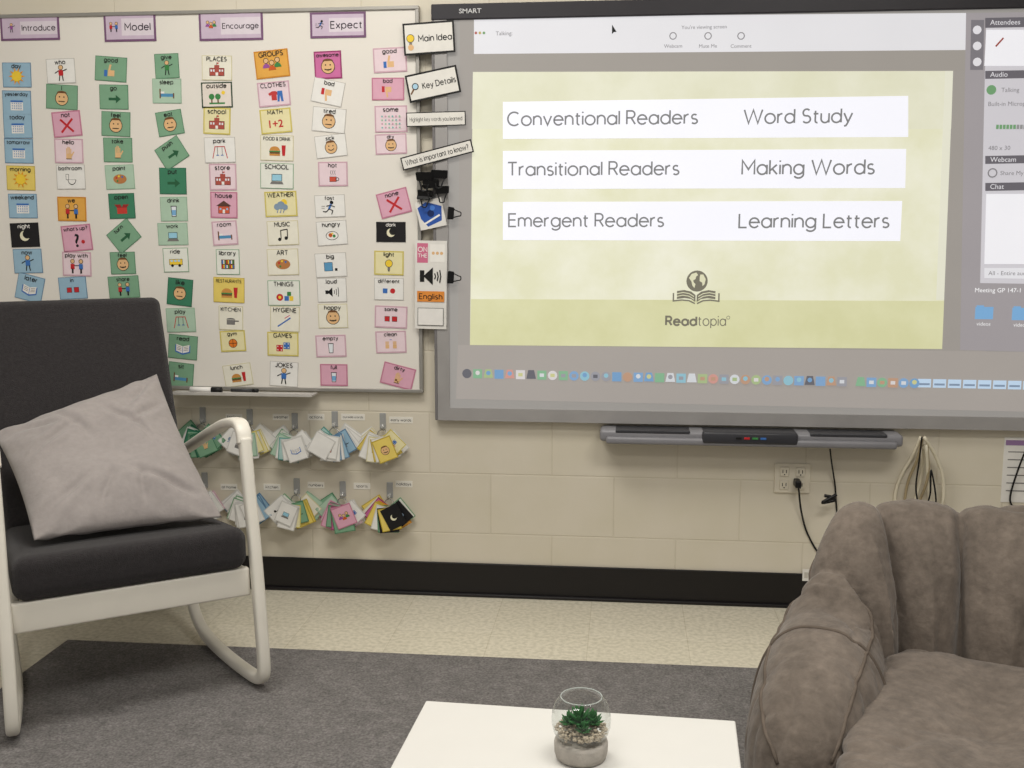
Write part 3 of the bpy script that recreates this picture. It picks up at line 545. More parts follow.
for k in range(9): X,Z=sp(997+k*3.4,127); F.rect(X,Z,2.4*u,4*u,em((120,168,120),.66) if k<6 else em((170,170,170),.5))
X,Z=sp(992,173); F.ring(X,Z,4*u,1.2*u,tx,n=12)
X,Z=sp(999,43); F.line([(X-3*u,Z-3*u),(X+3*u,Z+4*u)],1.5*u,em((180,80,70),.5))
link('projected_call_panel',F.build('projected_call_panel'),parent=sb)
F=Flat(-SO-.0013,.00012)
X,Z=sp(975,290); F.text('Meeting GP 147-1',X,Z,4.2*u,em((235,235,235),.9),align='l'); link('window_lettering',F.build('window_lettering'),parent=sb)
for x,y in((984,313),(1021,314)):
    F=Flat(-SO-.0013,.00012); X,Z=sp(x,y); F.rect(X,Z,17*u,12*u,em((125,173,216),.76)); F.rect(X-4*u,Z+6*u,7*u,3*u,em((125,173,216),.76)); F.text('videos',X,Z-10.5*u,3.6*u,em((228,228,228),.85))
    link('folder_icon',F.build('folder_icon'),parent=sb)
# pen tray
a=W(600,434,.06); b=W(901,434,.06)
pt=link('pen_tray',None,loc=((a.x-ox)+(b.x-a.x)/2,0,0),parent=sb)
h2=(b.x-a.x)/2; g1=mat('tray_grey',(134,133,137),rough=.4,metal=.1); g2=mat('tray_black',(58,58,62),rough=.35)
bm=bmesh.new(); addbox(bm,-h2,h2,-.10,-.001,-.050,-.010,.012,3); addbox(bm,-h2+.02,h2-.02,-.108,-.05,-.056,-.032,.008,3)
link('tray_body',bm_mesh('tray_body',bm,g1,True),parent=pt)
bm=bmesh.new(); addbox(bm,-h2+.33,h2-.33,-.112,-.02,-.048,-.008,.008,2)
link('pen_console',bm_mesh('pen_console',bm,g2,True),parent=pt,label='dark centre console')
for s_ in(-1,1): link('pen_slot',boxes('pen_slot',[(s_*.31-.12,s_*.31+.12,-.1012,-.03,-.020,-.0085)],g2,bev=.003),parent=pt,label='dark pen slot')
for i,c in enumerate((BK,RD,GR,BL)): link('pen_button',boxes('pen_button',[(-.045+.026*i,-.027+.026*i,-.114,-.11,-.031,-.024)],flatm(c),bev=.001),parent=pt,label='small coloured pen indicator')
# ---------------------------------------------------------------- labels & clips at board edge
def sign(px,py,wp,hp,tilt,t,lab,off=.0365,border=.006,fs=.3,picto=None,weight=.13):
    S=WS(px,py,off); w=wp*S;h=hp*S
    ob=link('magnetic_sign',boxes('magnetic_sign',[(-w/2,w/2,-.002,0,-h/2,h/2)],flatm(BK)),loc=W(px,py,off),rot=(0,math.radians(-tilt),0),label=lab,category='sign',group='strategy signs at the board edge')
    F=Flat(-.0022); F.rect(0,0,w-2*border,h-2*border,(224,221,214)); link('face_panel',F.build('face_panel'),parent=ob)
    F=Flat(-.0027); F.cap(t,w*.12 if picto else 0,0,h*fs,BK,maxw=w*(.64 if picto else .88),weight=weight)
    link('caption',F.build('caption'),parent=ob)
    if picto:
        G2=Flat(-.0027); picto(G2,h*.8); G2.v=[(v[0]-w*.36,v[1],v[2]+.04*h) for v in G2.v]; link('pictogram',G2.build('pictogram'),parent=ob)
def P_idea(F,s): P_bulb(F,s*1.1); F.disc(0,-.38*s,.12*s,SK,n=12)
sign(429,38,52,31,3,'Main Idea','white black-bordered sign reading Main Idea',fs=.25,picto=P_idea)
sign(433,84,53,27,11,'Key Details','white black-bordered sign reading Key Details, slightly tilted',fs=.27,picto=P_lens)
sign(436,119,60,14,1,'Highlight key words you learned','narrow white sign about highlighting key words',border=.003,fs=.36,weight=.09)
sign(437,155,74,13,14,'What is important to know?','narrow tilted white sign reading What is important to know',border=.004,fs=.5,weight=.13)
def clip(px,py,s,tilt,off=.040,lab='black metal binder clip at the board edge'):
    ob=link('binder_clip',None,loc=W(px,py,off),rot=(0,math.radians(tilt),0),label=lab,category='binder clip',group='black binder clips at the board edge')
    vs=[(-s/2,-.001,0),(s/2,-.001,0),(s/2,-.001-s*.3,s*.02),(-s/2,-.001-s*.3,s*.02),(-s*.46,-s*.13,s*.5),(s*.46,-s*.13,s*.5),(s*.46,-s*.2,s*.5),(-s*.46,-s*.2,s*.5)]
    bm=bmesh.new(); v=[bm.verts.new(q) for q in vs]
    for f in((0,1,2,3),(4,5,6,7),(0,1,5,4),(1,2,6,5),(2,3,7,6),(3,0,4,7)): bm.faces.new([v[i] for i in f])
    bmesh.ops.recalc_face_normals(bm,faces=bm.faces); bmesh.ops.bevel(bm,geom=list(bm.edges),offset=s*.04,segments=2,affect='EDGES')
    link('clip_body',bm_mesh('clip_body',bm,mat('clip_black',(16,16,17),rough=.3)),parent=ob)
    link('wire_handle',sweep('wire_handle',[(-s*.3,-.15*s,s*.5),(-s*.18,-.25*s,s*.85),(-s*.12,-.3*s,s*1.05),(s*.12,-.3*s,s*1.05),(s*.18,-.25*s,s*.85),(s*.3,-.15*s,s*.5)],s*.045,mat('clip_black',(16,16,17)),n=6,sub=4),parent=ob)
for q in((425,172,.058,180),(440,170,.055,182),(431,180,.055,176),(426,190,.052,184),(442,186,.05,178),(424,200,.045,6),(448,213,.042,95),(448,277,.042,95)): clip(q[0],q[1],q[2],q[3])
def hang(px,py,wp,hp,tilt,lab,cat,draw,off=.037):
    S=WS(px,py,off); w=wp*S;h=hp*S
    ob=link(cat.replace(' ','_'),boxes('card',[(-w/2,w/2,-.002,0,-h/2,h/2)],flatm((224,221,215))),loc=W(px,py,off),rot=(0,math.radians(-tilt),0),label=lab,category=cat)
    F=Flat(-.0022); draw(F,w,h); link('pictogram',F.build('pictogram'),parent=ob)
def d1(F,w,h):
    F.poly([(-.45*w,.3*h),(-.1*w,.45*h),(.45*w,.2*h),(.35*w,-.3*h),(-.2*w,-.42*h),(-.4*w,-.1*h)],(45,85,165)); F.disc(.0,.02*h,.13*w,(20,40,90)); F.line([(-.3*w,-.3*h),(.3*w,-.1*h)],.07*w,WH); F.disc(.1*w,.2*h,.1*w,(70,120,200),n=10)
hang(431,214,27,28,12,'small card with blue drawing clipped beside the board','picture sign',d1,off=.038)
def d2(F,w,h):
    F.rect(-.27*w,.36*h,.34*w,.22*h,(205,110,140)); F.cap('ON',-.27*w,.40*h,.05*h,WH); F.cap('THE',-.27*w,.33*h,.04*h,WH)
    F.rect(.2*w,.36*h,.46*w,.2*h,(235,232,226)); 
    for k in range(3): F.disc((.07+.13*k)*w,.36*h,.05*w,SK,n=10)
    F.rect(-.28*w,.1*h,.14*w,.13*h,BK); F.poly([(-.24*w,.1*h),(.06*w,.2*h),(.06*w,0*h)],BK)
    for k in(.12,.2,.28): F.line([(k*w,(.1-.24*k)*h),((k+.03)*w,.1*h),(k*w,(.1+.24*k)*h)],.035*w,BK)
    F.rect(0,-.13*h,.86*w,.12*h,(222,140,60)); F.cap('English',0,-.13*h,.07*h,BK,maxw=.72*w)
    F.rect(0,-.36*h,.82*w,.2*h,BK); F.rect(0,-.36*h,.79*w,.19*h,WH)
hang(431,285,32,88,-1,'tall white sign with speaker drawing reading English','picture sign',d2,off=.0365)
# ---------------------------------------------------------------- flashcard bundles on hooks
clr=mat('clear_plastic',(235,235,232),rough=.15,trans=.6,var=.01); rngm=mat('ring_steel',(170,170,172),rough=.25,metal=.9)
B=[(203,422,'dgdtgwgdlg','hand'),(250,424,'wywGcywwlw','pot'),(295,428,'wwGwwlwwtw','book'),(335,426,'wwwtwbwwbw',None),(383,428,'wcwwYwywcY','smile'),
   (205,487,'wpwPwgwwlw','house'),(250,491,'wbwbwGbwww','cup'),(297,493,'wlcGwYwgyw','lap'),(343,496,'gmlwPpwgmp','group'),(390,497,'YcmGoYkwgk','moon')]
KEYS=['sun','house','cup','book','toys','note','bus','pal','dice','ball','pot','cloud']
for bi,(px,py,cs,tp_) in enumerate(B):
    hk=link('wall_hook',None,loc=W(px,py-5,0),label='clear plastic adhesive hook on the block wall',category='hook',group='clear hooks on the wall')
    link('adhesive_plate',boxes('adhesive_plate',[(-.011,.011,-.004,0,-.02,.035)],clr,bev=.0015),parent=hk)
    link('hook_arm',sweep('hook_arm',[(0,-.003,-.005),(0,-.01,-.014),(0,-.02,-.015),(0,-.024,-.004)],.0035,clr,n=8),parent=hk)
    ob=link('flashcard_bundle',None,loc=W(px,py,.0)+Vector((0,-.014,-.004)),label='ringed flashcards on a wall hook, top card %s'%CN[cs[-1]],category='flashcards',group='flashcard bundles on wall hooks')
    R=.019; link('ring',sweep('ring',[(R*math.sin(a*math.pi/8)*.9,.002*math.sin(a),-R+R*math.cos(a*math.pi/8)) for a in range(17)],.0014,rngm,n=6,sub=2),parent=ob)
    n=22; lean=random.choice((-1,1))
    for k in range(n):
        t=k/(n-1)
        if k<n-5: ang=math.radians(lean*(-54+108*((k*.618*1.0)%1 if k%3==0 else t*1.15))+random.uniform(-7,7)); ang=max(-.98,min(.98,ang))
        else: ang=math.radians(lean*((k-n+5)*9-12)+random.uniform(-6,6))
        cw=.066+random.uniform(-.005,.008); ch=.080+random.uniform(-.006,.008)
        ck=cs[k%len(cs)] if k<n-1 else cs[-1]
        bo,fi=CC[ck]
        if ck=='w': bo=(205,203,198)
        x0,x1,z0,z1=-cw*.5,cw*.5,-ch-.022,-.022
        yy=.011-.0027*k
        bm=bmesh.new(); addbox(bm,x0,x1,yy-.0014,yy,z0,z1)
        me=bm_mesh('flashcard',bm,flatm(bo)); me.materials.append(flatm(fi))
        bm=bmesh.new(); bm.from_mesh(me)
        v=[bm.verts.new(q) for q in((x0+.003,yy-.0016,z0+.003),(x1-.003,yy-.0016,z0+.003),(x1-.003,yy-.0016,z1-.004),(x0+.003,yy-.0016,z1-.004))]; bm.faces.new(v).material_index=1
        bm.to_mesh(me); bm.free()
        pk=tp_ if k==n-1 else (KEYS[(k*5+bi*3)%len(KEYS)] if k>=n-6 or k%4==1 else None)
        if pk:
            G2=Flat(yy-.0017,.00003); PIC[pk](G2,cw*.85); zc=(z0+z1)/2
            b0=len(me.vertices); base=len(me.materials)
            for m_ in G2.m: me.materials.append(m_)
            bm=bmesh.new(); bm.from_mesh(me); nv=[bm.verts.new((q[0],q[1],q[2]+zc)) for q in G2.v]
            for f,i_ in zip(G2.f,G2.i):
                try: bm.faces.new([nv[j] for j in f]).material_index=base+i_
                except Exception: pass
            bm.to_mesh(me); bm.free()
        link('flashcard',me,parent=ob,rot=(math.radians(-2),ang,0),loc=(random.uniform(-.003,.003),-.002,random.uniform(-.004,.003)))
random.seed(12)
for px,py,t in((234,417,'feelings'),(281,417,'weather'),(316,417,'actions'),(353,417,'outside words'),(401,420,'early words'),(229,487,'at home'),(272,487,'kitchen'),(316,485,'numbers'),(362,486,'sports'),(404,484,'holidays')):
    S=WS(px,py); w=(24 if len(t)>9 else 17)*S
    ob=link('hook_label',boxes('hook_label',[(-w/2,w/2,-.001,0,-.011,.011)],flatm((226,222,212))),loc=W(px,py,0),label='small white strip label beside a wall hook',category='label',group='strip labels above the hooks')
    F=Flat(-.0012); F.cap(t,0,0,.009,BK,maxw=w*.85,weight=.1); link('caption',F.build('caption'),parent=ob)
# ---------------------------------------------------------------- outlet, cords
ol=link('wall_outlet',None,loc=W(792,478),label='cream double electrical outlet on the block wall',category='outlet')
pm=mat('outlet_plastic',(214,206,188),rough=.4)
link('cover_plate',boxes('cover_plate',[(-.058,.058,-.007,0,-.05,.05)],pm,bev=.003),parent=ol)
for dx in(-.026,.026):
    for dz in(-.022,.022):
        bm=bmesh.new(); addbox(bm,dx-.015,dx+.015,-.010,-.006,dz-.016,dz+.016,.003)
        link('socket',bm_mesh('socket',bm,pm),parent=ol)
        link('slot',boxes('slot',[(dx-.007,dx-.0045,-.0104,-.009,dz-.004,dz+.007),(dx+.0045,dx+.007,-.0104,-.009,dz-.004,dz+.007),(dx-.002,dx+.002,-.0104,-.009,dz-.011,dz-.007)],flatm(BK)),parent=ol)
blk=mat('cord_black',(22,21,22),rough=.4); crm=mat('cord_cream',(222,214,192),rough=.5); tan=mat('cord_tan',(166,150,118),rough=.5)
def cord(name,pts,r,m,label,cat='cord'):
    P=[W(x,y,o) for x,y,o in pts]; o0=P[0]; return link(name,sweep(name,[p-o0 for p in P],r,m,n=8),loc=o0,label=label,category=cat)
pc=cord('power_cord',[(798,484,.045),(799,492,.04),(801,510,.02),(806,530,.006),(815,548,.005),(822,556,.006)],.0032,blk,'black power cord plugged into the wall outlet')
link('plug',boxes('plug',[(-.010,.010,-.012,.035,-.012,.012)],blk,bev=.004),parent=pc)
c2=cord('power_cord',[(830,449,.05),(832,465,.03),(835,485,.007),(836,500,.005),(837,518,.005),(836,530,.005)],.0028,blk,'thin black cord hanging below the interactive board')
link('cord_knot',sweep('cord_knot',[(-.012,-.0,-.155),(.012,-.002,-.16),(.020,-.0,-.17),(-.018,-.004,-.178),(.006,-.006,-.162),(.026,-.002,-.15)],.0055,blk,n=8),parent=c2)
cord('looped_cable',[(921,437,.05),(913,455,.02),(900,478,.010),(895,500,.008),(903,516,.008),(915,500,.008),(922,470,.008),(924,445,.045)],.0055,crm,'cream cable loop hanging below the interactive board','cable')
cord('looped_cable',[(924,437,.07),(935,455,.05),(943,478,.035),(942,505,.025),(933,516,.025),(929,490,.03),(926,445,.07)],.0055,crm,'wider cream cable loop hanging below the interactive board','cable')
cord('looped_cable',[(923,437,.06),(917,460,.035),(908,482,.022),(905,506,.02),(912,520,.02),(920,500,.02),(928,475,.045),(927,440,.06)],.0045,tan,'tan cable loop hanging below the interactive board','cable')
cord('looped_cable',[(922,437,.085),(919,462,.065),(916,490,.045),(922,512,.042),(930,495,.045),(931,470,.05),(936,500,.045),(932,520,.042)],.0028,blk,'black cable loop hanging below the interactive board','cable')
cord('looped_cable',[(1030,440,.04),(1018,470,.012),(1010,500,.008),(1020,512,.008)],.003,blk,'black cable running down the wall','cable')
def d3(F,w,h): F.rect(0,.42*h,w*.9,.08*h,(150,120,160)); [F.rect(0,(.28-.12*k)*h,w*.7,.015*h,GY) for k in range(6)]
hang(1017,470,28,66,0,'white sheet with purple heading taped to the wall','paper sheet',d3,off=.0)
hang(806,575,7,12,0,'small white tag on the wall near the baseboard','tag',lambda F,w,h:F.rect(0,0,w*.5,h*.5,(190,185,175)),off=.009)
# ---------------------------------------------------------------- rocking chair
O=FL(-.966,2.68,RZ+.002); CR=math.radians(30+6)
ch=link('rocking_chair',None,loc=O,rot=(0,0,CR),label='white-framed rocking chair with dark grey cushions on the rug',category='chair')
wd=mat('white_painted_wood',(228,223,211),rough=.4,spec=.4,var=.02); fab=mat('dark_grey_fabric',(52,49,50),rough=.95,spec=.1,var=.16,scale=120,bump=.6,bscale=420,sheen=.15)
for s_ in(1,-1):
    loop=[(.262,.605,.36),(.262,.595,.24),(.262,.572,.145),(.262,.525,.075),(.264,.44,.033),(.270,.33,.021),(.282,.2,.0185),(.296,.09,.0185),(.308,.010,.022),(.312,-.030,.040),(.313,-.040,.080),(.312,-.028,.20),(.312,.002,.38),(.311,.034,.54),(.311,.052,.63),(.311,.064,.685)]
    link('side_frame',sweep('side_frame',[(x*s_,y,z) for x,y,z in loop],(.0165,.0165),wd,n=20,sub=8,sq=.62),parent=ch,label='bent leg and rocker loop')
    link('armrest',sweep('armrest',[(.311*s_,.062,.670),(.311*s_,.075,.702),(.310*s_,.112,.718),(.305*s_,.21,.704),(.298*s_,.34,.662),(.288*s_,.48,.610),(.278*s_,.62,.558)],(.0205,.0140),wd,n=20,sub=8,sq=.62),parent=ch)
link('front_rail',hexa('front_rail',[(-.297,.0,.262),(.297,.0,.262),(.297,.028,.262),(-.297,.028,.262),(-.297,.005,.338),(.297,.005,.338),(.297,.033,.338),(-.297,.033,.338)],wd,bev=.006,seg=3),parent=ch)
for s_ in(1,-1): link('side_rail',hexa('side_rail',[(s_*.296,.02,.265),(s_*.273,.02,.265),(s_*.245,.62,.22),(s_*.266,.62,.22),(s_*.296,.02,.335),(s_*.273,.02,.335),(s_*.245,.62,.285),(s_*.266,.62,.285)],wd,bev=.005,seg=3),parent=ch)
link('seat_cushion',hexa('seat_cushion',[(-.292,-.015,.342),(.292,-.015,.342),(.262,.56,.29),(-.262,.56,.29),(-.292,-.012,.456),(.292,-.012,.456),(.262,.56,.40),(-.262,.56,.40)],fab,bev=.034,seg=6),parent=ch)
bw=.262
link('backrest',hexa('backrest',[(-bw,.50,.40),(bw,.50,.40),(bw,.60,.36),(-bw,.60,.36),(-bw,.80,1.035),(bw,.80,1.035),(bw,.87,1.02),(-bw,.87,1.02)],fab,bev=.026,seg=6),parent=ch)
# throw pillow
pc8=[Vector((-.225,.10,.466)),Vector((.248,.085,.466)),Vector((.190,.56,.812)),Vector((-.272,.50,.682))]
n=90; vs=[];fs=[]
nrm=(pc8[1]-pc8[0]).cross(pc8[3]-pc8[0]).normalized(); cen=sum(pc8,Vector())/4
CRE=[((.08,.58),(.44,.74),.8),((.55,.86),(.80,.45),.9),((.56,.30),(.95,.09),1.1),((.10,.14),(.44,.36),.8),((.3,.94),(.46,.58),.7),((.66,.60),(.97,.76),.9),((.35,.08),(.5,.3),.7),((.08,.92),(.3,.76),.9),((.92,.94),(.72,.76),.9),((.6,.05),(.64,.28),.7)]
def pil(u,v,side):
    U=2*u-1;V=2*v-1
    p=(pc8[0]*(1-u)+pc8[1]*u)*(1-v)+(pc8[3]*(1-u)+pc8[2]*u)*v
    k=.05*((1-U*U)*(V*V)+(1-V*V)*(U*U)); p=p.lerp(cen,k)
    t=.074*(max(0,1-abs(U)**2.4)**.58)*(max(0,1-abs(V)**2.4)**.58)
    m=max(abs(U),abs(V))
    wv=.024*noise.noise(Vector((u*3.2,v*3.2,side*3)))*(1-m*m)+.006*noise.noise(Vector((u*8,v*8,side*5)))*(1-m*m)
    for a,b,s in CRE:
        ax,ay=a;bx,by=b;dx,dy=bx-ax,by-ay;L2=dx*dx+dy*dy; q=max(0,min(1,((u-ax)*dx+(v-ay)*dy)/L2)); d=math.hypot(u-ax-q*dx+.02*noise.noise(Vector((u*8,v*8,1))),v-ay-q*dy)
        wv+=s*math.sin(math.pi*min(1,max(.0,q*.9+.05)))*(-.011*math.exp(-(d/.018)**2)+.005*math.exp(-((d-.045)/.025)**2))
    cr=abs(U*V)**1.2*.006*math.sin((U-V if U*V>0 else U+V)*16)
    return p+nrm*side*(max(.002,t+wv*min(1,t*30)+cr) if t>1e-6 else 0)
ids={}
for side in(1,-1):
    for i in range(n+1):
        for j in range(n+1):
            e=i in(0,n) or j in(0,n)
            if e and side==-1: ids[(side,i,j)]=ids[(1,i,j)]; continue
            ids[(side,i,j)]=len(vs); vs.append(pil(i/n,j/n,side))
for side in(1,-1):
    for i in range(n):
        for j in range(n):
            f=[ids[(side,i,j)],ids[(side,i+1,j)],ids[(side,i+1,j+1)],ids[(side,i,j+1)]]
            fs.append(tuple(f if side==1 else f[::-1]))
pm_=mottle(mat('pillow_cotton',(154,147,144),rough=.9,spec=.1,var=.05,scale=60,bump=.3,bscale=120,sheen=.25,bdist=.003),7,.95,6,.7)
link('throw_pillow',mesh('throw_pillow',vs,fs,pm_,smooth=True),loc=O,rot=(0,0,CR),label='light grey square throw pillow on the rocking chair seat',category='pillow')
# ---------------------------------------------------------------- coffee table
TC=FL(.070,1.459,.008)
T=link('coffee_table',None,loc=TC,rot=(0,0,math.radians(-8.5+6)),label='low square white coffee table on the rug',category='table')
tw=mat('white_laminate',(214,212,207),rough=.35,spec=.4,var=.01)
link('table_top',boxes('table_top',[(-.262,.262,-.275,.275,.392,.442)],tw,bev=.0025),parent=T)
for x in(-1,1):
    for y in(-1,1): link('leg',boxes('leg',[(x*.237-.025,x*.237+.025,y*.25-.025,y*.25+.025,0,.393)],tw,bev=.002),parent=T)
# terrarium
tp=FL(.106,1.567,.4505)
te=link('terrarium',None,loc=tp,label='glass terrarium with succulent on a concrete base, on the table',category='terrarium')
con=mat('concrete',(172,166,158),rough=.85,var=.12,scale=60,bump=.3,bscale=150)
link('concrete_base',lathe('concrete_base',[(0,0),(.034,0),(.0385,.002),(.0410,.010),(.0415,.024),(.0405,.028),(.038,.029),(0,.029)],con),parent=te)
gm=bpy.data.materials.new('clear_glass'); gm.use_nodes=True; nt=gm.node_tree; N=nt.nodes; 
gb=N['Principled BSDF']; tr=N.new('ShaderNodeBsdfTransparent'); gl=N.new('ShaderNodeBsdfGlossy'); gl.inputs['Roughness'].default_value=.05
lw=N.new('ShaderNodeLayerWeight'); lw.inputs['Blend'].default_value=.5; pw=N.new('ShaderNodeMath'); pw.operation='POWER'; pw.inputs[1].default_value=3.0
ml=N.new('ShaderNodeMath'); ml.operation='MULTIPLY_ADD'; ml.inputs[1].default_value=.6; ml.inputs[2].default_value=.04
mx=N.new('ShaderNodeMixShader'); tcg=N.new('ShaderNodeTexCoord'); ng=N.new('ShaderNodeTexNoise'); ng.inputs['Scale'].default_value=20
cg=N.new('ShaderNodeValToRGB'); cg.color_ramp.elements[0].color=(.90,.92,.91,1); cg.color_ramp.elements[1].color=(.94,.955,.95,1)
L=nt.links; L.new(tcg.outputs['Object'],ng.inputs['Vector']); L.new(ng.outputs['Fac'],cg.inputs['Fac']); L.new(cg.outputs[0],tr.inputs[0])
L.new(lw.outputs['Facing'],pw.inputs[0]); L.new(pw.outputs[0],ml.inputs[0]); L.new(ml.outputs[0],mx.inputs[0]); L.new(tr.outputs[0],mx.inputs[1]); L.new(gl.outputs[0],mx.inputs[2]); L.new(mx.outputs[0],N['Material Output'].inputs[0]); N.remove(gb)
prof=[(.030,.0295),(.036,.032),(.0415,.040),(.0448,.052),(.0455,.062),(.0445,.073),(.041,.085),(.036,.093),(.0325,.0965),(.0315,.0975),(.0305,.0968)]
link('glass_bowl',lathe('glass_bowl',prof,gm,n=48),parent=te)
link('glass_rim',sweep('glass_rim',[(.0315*math.cos(a*math.pi/12),.0315*math.sin(a*math.pi/12),.0975) for a in range(25)],.0009,mat('rim_glass',(205,212,208),rough=.1,trans=.4),n=6,sub=2),parent=te)
bm=bmesh.new(); random.seed(3)
for k in range(420):
    r=.0395*math.sqrt(random.random()); a=random.random()*6.283; z=.035+random.random()*.014
    if r>.034: z=.041+random.random()*.008
    s=random.uniform(.0022,.0036)
    g=bmesh.ops.create_icosphere(bm,subdivisions=1,radius=s)
    for v in g['verts']: v.co=Vector((v.co.x*random.uniform(.8,1.2)+r*math.cos(a),v.co.y+r*math.sin(a),v.co.z*.7+z))
link('pebbles',bm_mesh('pebbles',bm,mat('pebble_stone',(178,164,144),rough=.7,var=.45,scale=240),True),parent=te,kind='stuff')
vs=[];fs=[]
def leafm(c,az,el,L,w):
    d=Vector((math.cos(az)*math.cos(el),math.sin(az)*math.cos(el),math.sin(el))); sd=Vector((-math.sin(az),math.cos(az),0)); up=sd.cross(d)*-1
    b=len(vs); R=[(0,.35),(.25,.9),(.5,1),(.75,.7),(.93,.25)]
    for t,k in R:
        for q in range(6):
            a=2*math.pi*q/6; vs.append(c+d*L*t+sd*w*k*math.cos(a)+up*(w*.45*k*math.sin(a)+L*.12*t*t))
    vs.append(c+d*L+up*L*.12)
    for i in range(4):
        for q in range(6): fs.append((b+i*6+q,b+i*6+(q+1)%6,b+i*6+6+(q+1)%6,b+i*6+6+q))
    for q in range(6): fs.append((b+24+q,b+24+(q+1)%6,b+30))
for cx,cy,cz,sc_ in((-.002,0,.053,.95),(-.018,.004,.050,.66),(.018,.004,.052,.72),(.004,-.018,.049,.55)):
    for ring in range(3):
        nn=(8,6,4)[ring]
        for k in range(nn): leafm(Vector((cx,cy,cz+ring*.005*sc_)),k*2*math.pi/nn+ring*.5+cx*40,(.25,.7,1.15)[ring]+random.uniform(-.1,.1),(.027,.026,.024)[ring]*sc_,.0055*sc_)
link('succulent',mesh('succulent',vs,fs,mat('succulent_green',(48,104,54),rough=.45,var=.4,scale=90),smooth=True),parent=te)
# ---------------------------------------------------------------- bean bag chair
su=mottle(mottle(mat('taupe_suede',(126,115,105),rough=.85,spec=.12,var=.14,scale=50,bump=.45,bscale=34,sheen=.2,bdist=.009),7,.72,9,.7,.36,.64),24,.80,8,.75,.35,.6)
Bp=FL(.960,2.05,RZ)
bb=link('bean_bag_chair',None,loc=Bp,rot=(0,0,math.radians(-25+6)),label='taupe suede bean bag armchair with pleated back on the rug',category='bean bag chair')
seams=[math.radians(a) for a in(44,72,100,128,156)]
def finish(me,a1=.014,a2=.010,zmin=.002,seed=0):
    bm=bmesh.new(); bm.from_mesh(me); bmesh.ops.recalc_face_normals(bm,faces=bm.faces); bm.normal_update()
    new=[]
    for v in bm.verts:
        p=v.co; q=p*4.5+Vector((seed,0,0))
        n1=noise.noise(q); w=p+Vector((noise.noise(p*4),noise.noise(p*4+Vector((5,5,5))),noise.noise(p*4+Vector((9,1,4)))))*.05
        r=1-min(1,abs(noise.noise(w*4.5+Vector((3,seed,1))))*10); r2=1-min(1,abs(noise.noise(Vector((w.x*10,w.y*10,w.z*5))+Vector((seed,8,2))))*8)
        msk=max(0,min(1,.55+1.6*noise.noise(p*3+Vector((4,4,seed)))))
        q=p+v.normal*(a1*n1-a2*r*r*msk-a2*.5*r2*r2*msk)
        if q.z<zmin: q.z=zmin
        new.append(q)
    for v,q in zip(bm.verts,new): v.co=q
    bm.to_mesh(me); bm.free(); return me
NU,NV=340,108
def shoe(nu=NU,nv=NV):
    vs=[];fs=[]; a0=math.radians(218); a1=math.radians(-38)
    for i in range(nu+1):
        u=i/nu; a=a0+(a1-a0)*u; 
        ca,sa=math.cos(a),math.sin(a)
        c=Vector((.33*sgn(ca,.8) if sa>0 else math.copysign(.33*abs(ca)**.35,ca),.30*sgn(sa,.8) if sa>0 else .54*sa,0)); nr=Vector((ca,sa if sa>0 else sa*.25,0)).normalized()
        bk=max(0,min(1,(sa-.12)/.62)); bk=bk*bk*(3-2*bk)
        H=.425+.205*bk-.02*max(0,-sa)/.6; wdt=.145-.05*bk
        e=min(u,1-u)/.15; tp=1 if e>=1 else math.sqrt(max(0,1-(1-e)**2))
        dmin=min(abs(a-s) for s in seams); inb=1 if math.radians(38)<a<math.radians(162) else 0
        g=math.exp(-(dmin/.036)**1.1)
        puff=math.cos(min(dmin/.245,1)*math.pi/2)
        for k in range(nv):
            th=2*math.pi*k/nv; ct,st=math.cos(th),math.sin(th)
            top=max(0,st); inn=max(0,-ct)
            gg=g*(top**.6*.024+ (inn**.6*.044 if st>-.7 else 0)+max(0,ct)*top*.02+.002)+inb*puff*.020*(inn**.6 if st>-.7 else 0)
            W_=(wdt*(.3+.7*tp)) - gg; Hh=(H/2)*(.62+.38*tp) 
            x=W_*sgn(ct,.74)*(1-.14*top) ; z=Hh*sgn(st,.66)
            if st>0: z-=(g*.022+puff*inb*.008)*top
            q=c+nr*(x+.07*bk*st); q.z=Hh+z
            vs.append(q)
    for i in range(nu):
        for k in range(nv): fs.append((i*nv+k,i*nv+(k+1)%nv,(i+1)*nv+(k+1)%nv,(i+1)*nv+k))
    for i,d in((0,1),(nu,-1)):
        cc=sum((vs[i*nv+k] for k in range(nv)),Vector())/nv; b=len(vs); vs.append(cc+Vector((0,-.02,0)))
        for k in range(nv):
            f=(i*nv+k,i*nv+(k+1)%nv,b); fs.append(f if d<0 else f[::-1])
    return vs,fs
vs,fs=shoe()
me=finish(mesh('backrest',vs,fs,su,smooth=True),.010,.012)
link('backrest',me,parent=bb,label='pleated back and arms')
sm=mat('suede_piping',(104,94,85),rough=.9,spec=.1,var=.2,scale=30)
def pipe_th(deg,i0,i1,r=.0042):
    k=int(round(deg/360*NV))%NV; P=[me.vertices[i*NV+k].co.copy() for i in range(i0,i1,3)]; return sweep('piping',P,r,sm,n=8,sub=2)
link('piping',pipe_th(40,2,NU-1),parent=bb); link('piping',pipe_th(130,2,86),parent=bb); link('piping',pipe_th(130,NU-86,NU-1),parent=bb)
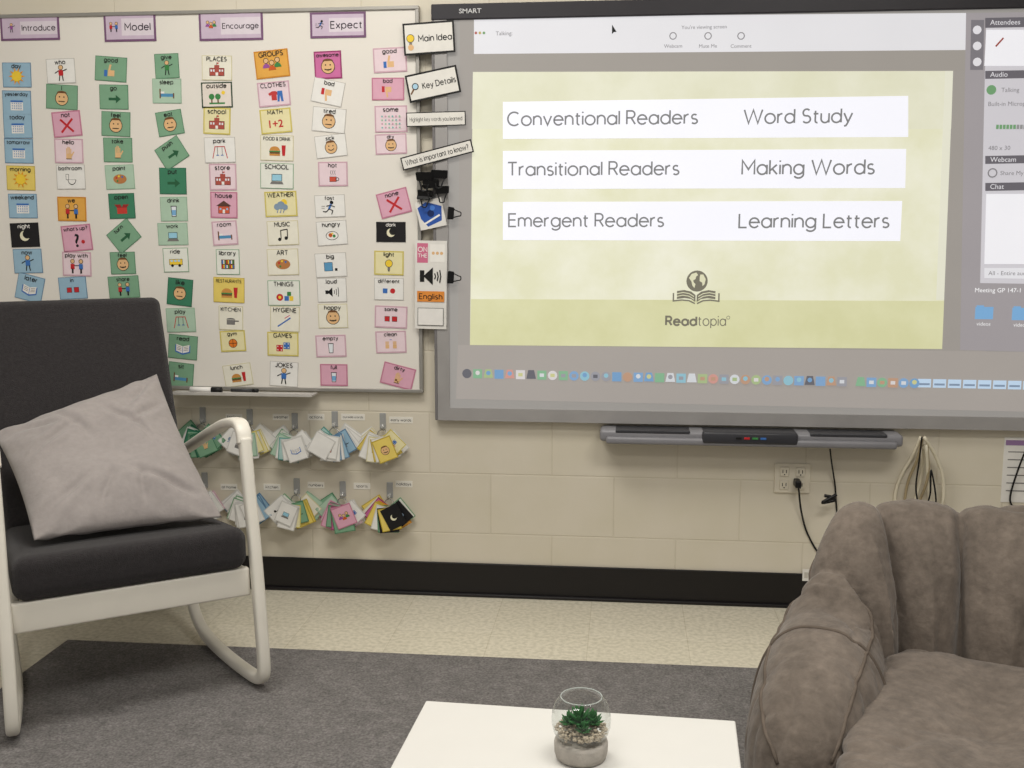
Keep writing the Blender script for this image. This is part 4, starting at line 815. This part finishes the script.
for ii in(46,NU-46):
    P=[me.vertices[ii*NV+k].co.copy() for k in range(0,NV//2+1)]
    link('piping',sweep('piping',P,.0042,sm,n=8,sub=1),parent=bb)
def blob(name,cx,cy,cz,rx,ry,rz,e1=.5,e2=.45,groove=False,nu=210,nv=120):
    vs=[];fs=[]
    for j in range(nv+1):
        la=-math.pi/2+math.pi*j/nv
        for i in range(nu):
            lo=2*math.pi*i/nu
            x=rx*sgn(math.cos(la),e1)*sgn(math.cos(lo),e2); y=ry*sgn(math.cos(la),e1)*sgn(math.sin(lo),e2); z=rz*sgn(math.sin(la),e1)
            if groove: z-=(.022*math.exp(-abs(x/.015)**1.2)+.014*math.exp(-(x/.055)**2))*(z>0); 
            if z>0: z-=.014*max(0,1-((y/ry)+.1)**2)*max(0,1-(x/rx)**2)
            vs.append((cx+x,cy+y,cz+z))
    for j in range(nv):
        for i in range(nu): fs.append((j*nu+i,j*nu+(i+1)%nu,(j+1)*nu+(i+1)%nu,(j+1)*nu+i))
    m=mesh(name,vs,fs,su,smooth=True); bm=bmesh.new(); bm.from_mesh(m); bmesh.ops.remove_doubles(bm,verts=bm.verts,dist=1e-5); bm.to_mesh(m); bm.free(); return m
link('seat',finish(blob('seat',0,-.11,.165,.255,.355,.165,e1=.24,e2=.34,groove=True),.004,.010,seed=5),parent=bb)
# ---------------------------------------------------------------- lights
def area(name,loc,sx,sy,e,col,rot=(0,0,0)):
    l=bpy.data.lights.new(name,'AREA'); l.shape='RECTANGLE'; l.size=sx; l.size_y=sy; l.energy=e; l.color=col
    o=bpy.data.objects.new(name,l); COL.objects.link(o); o.location=loc; o.rotation_euler=rot
LC=(1,.97,.915)
area('ceiling_light',(-.9,-1.3,2.85),1.2,.6,39,LC)
area('ceiling_light',(.9,-2.4,2.85),1.2,.6,38,LC)
area('ceiling_light',(-1.0,-4.0,2.85),1.2,.6,32,LC)
w=bpy.data.worlds.new('world'); sc.world=w; w.use_nodes=True
w.node_tree.nodes['Background'].inputs[0].default_value=(1,.965,.92,1); w.node_tree.nodes['Background'].inputs[1].default_value=.34
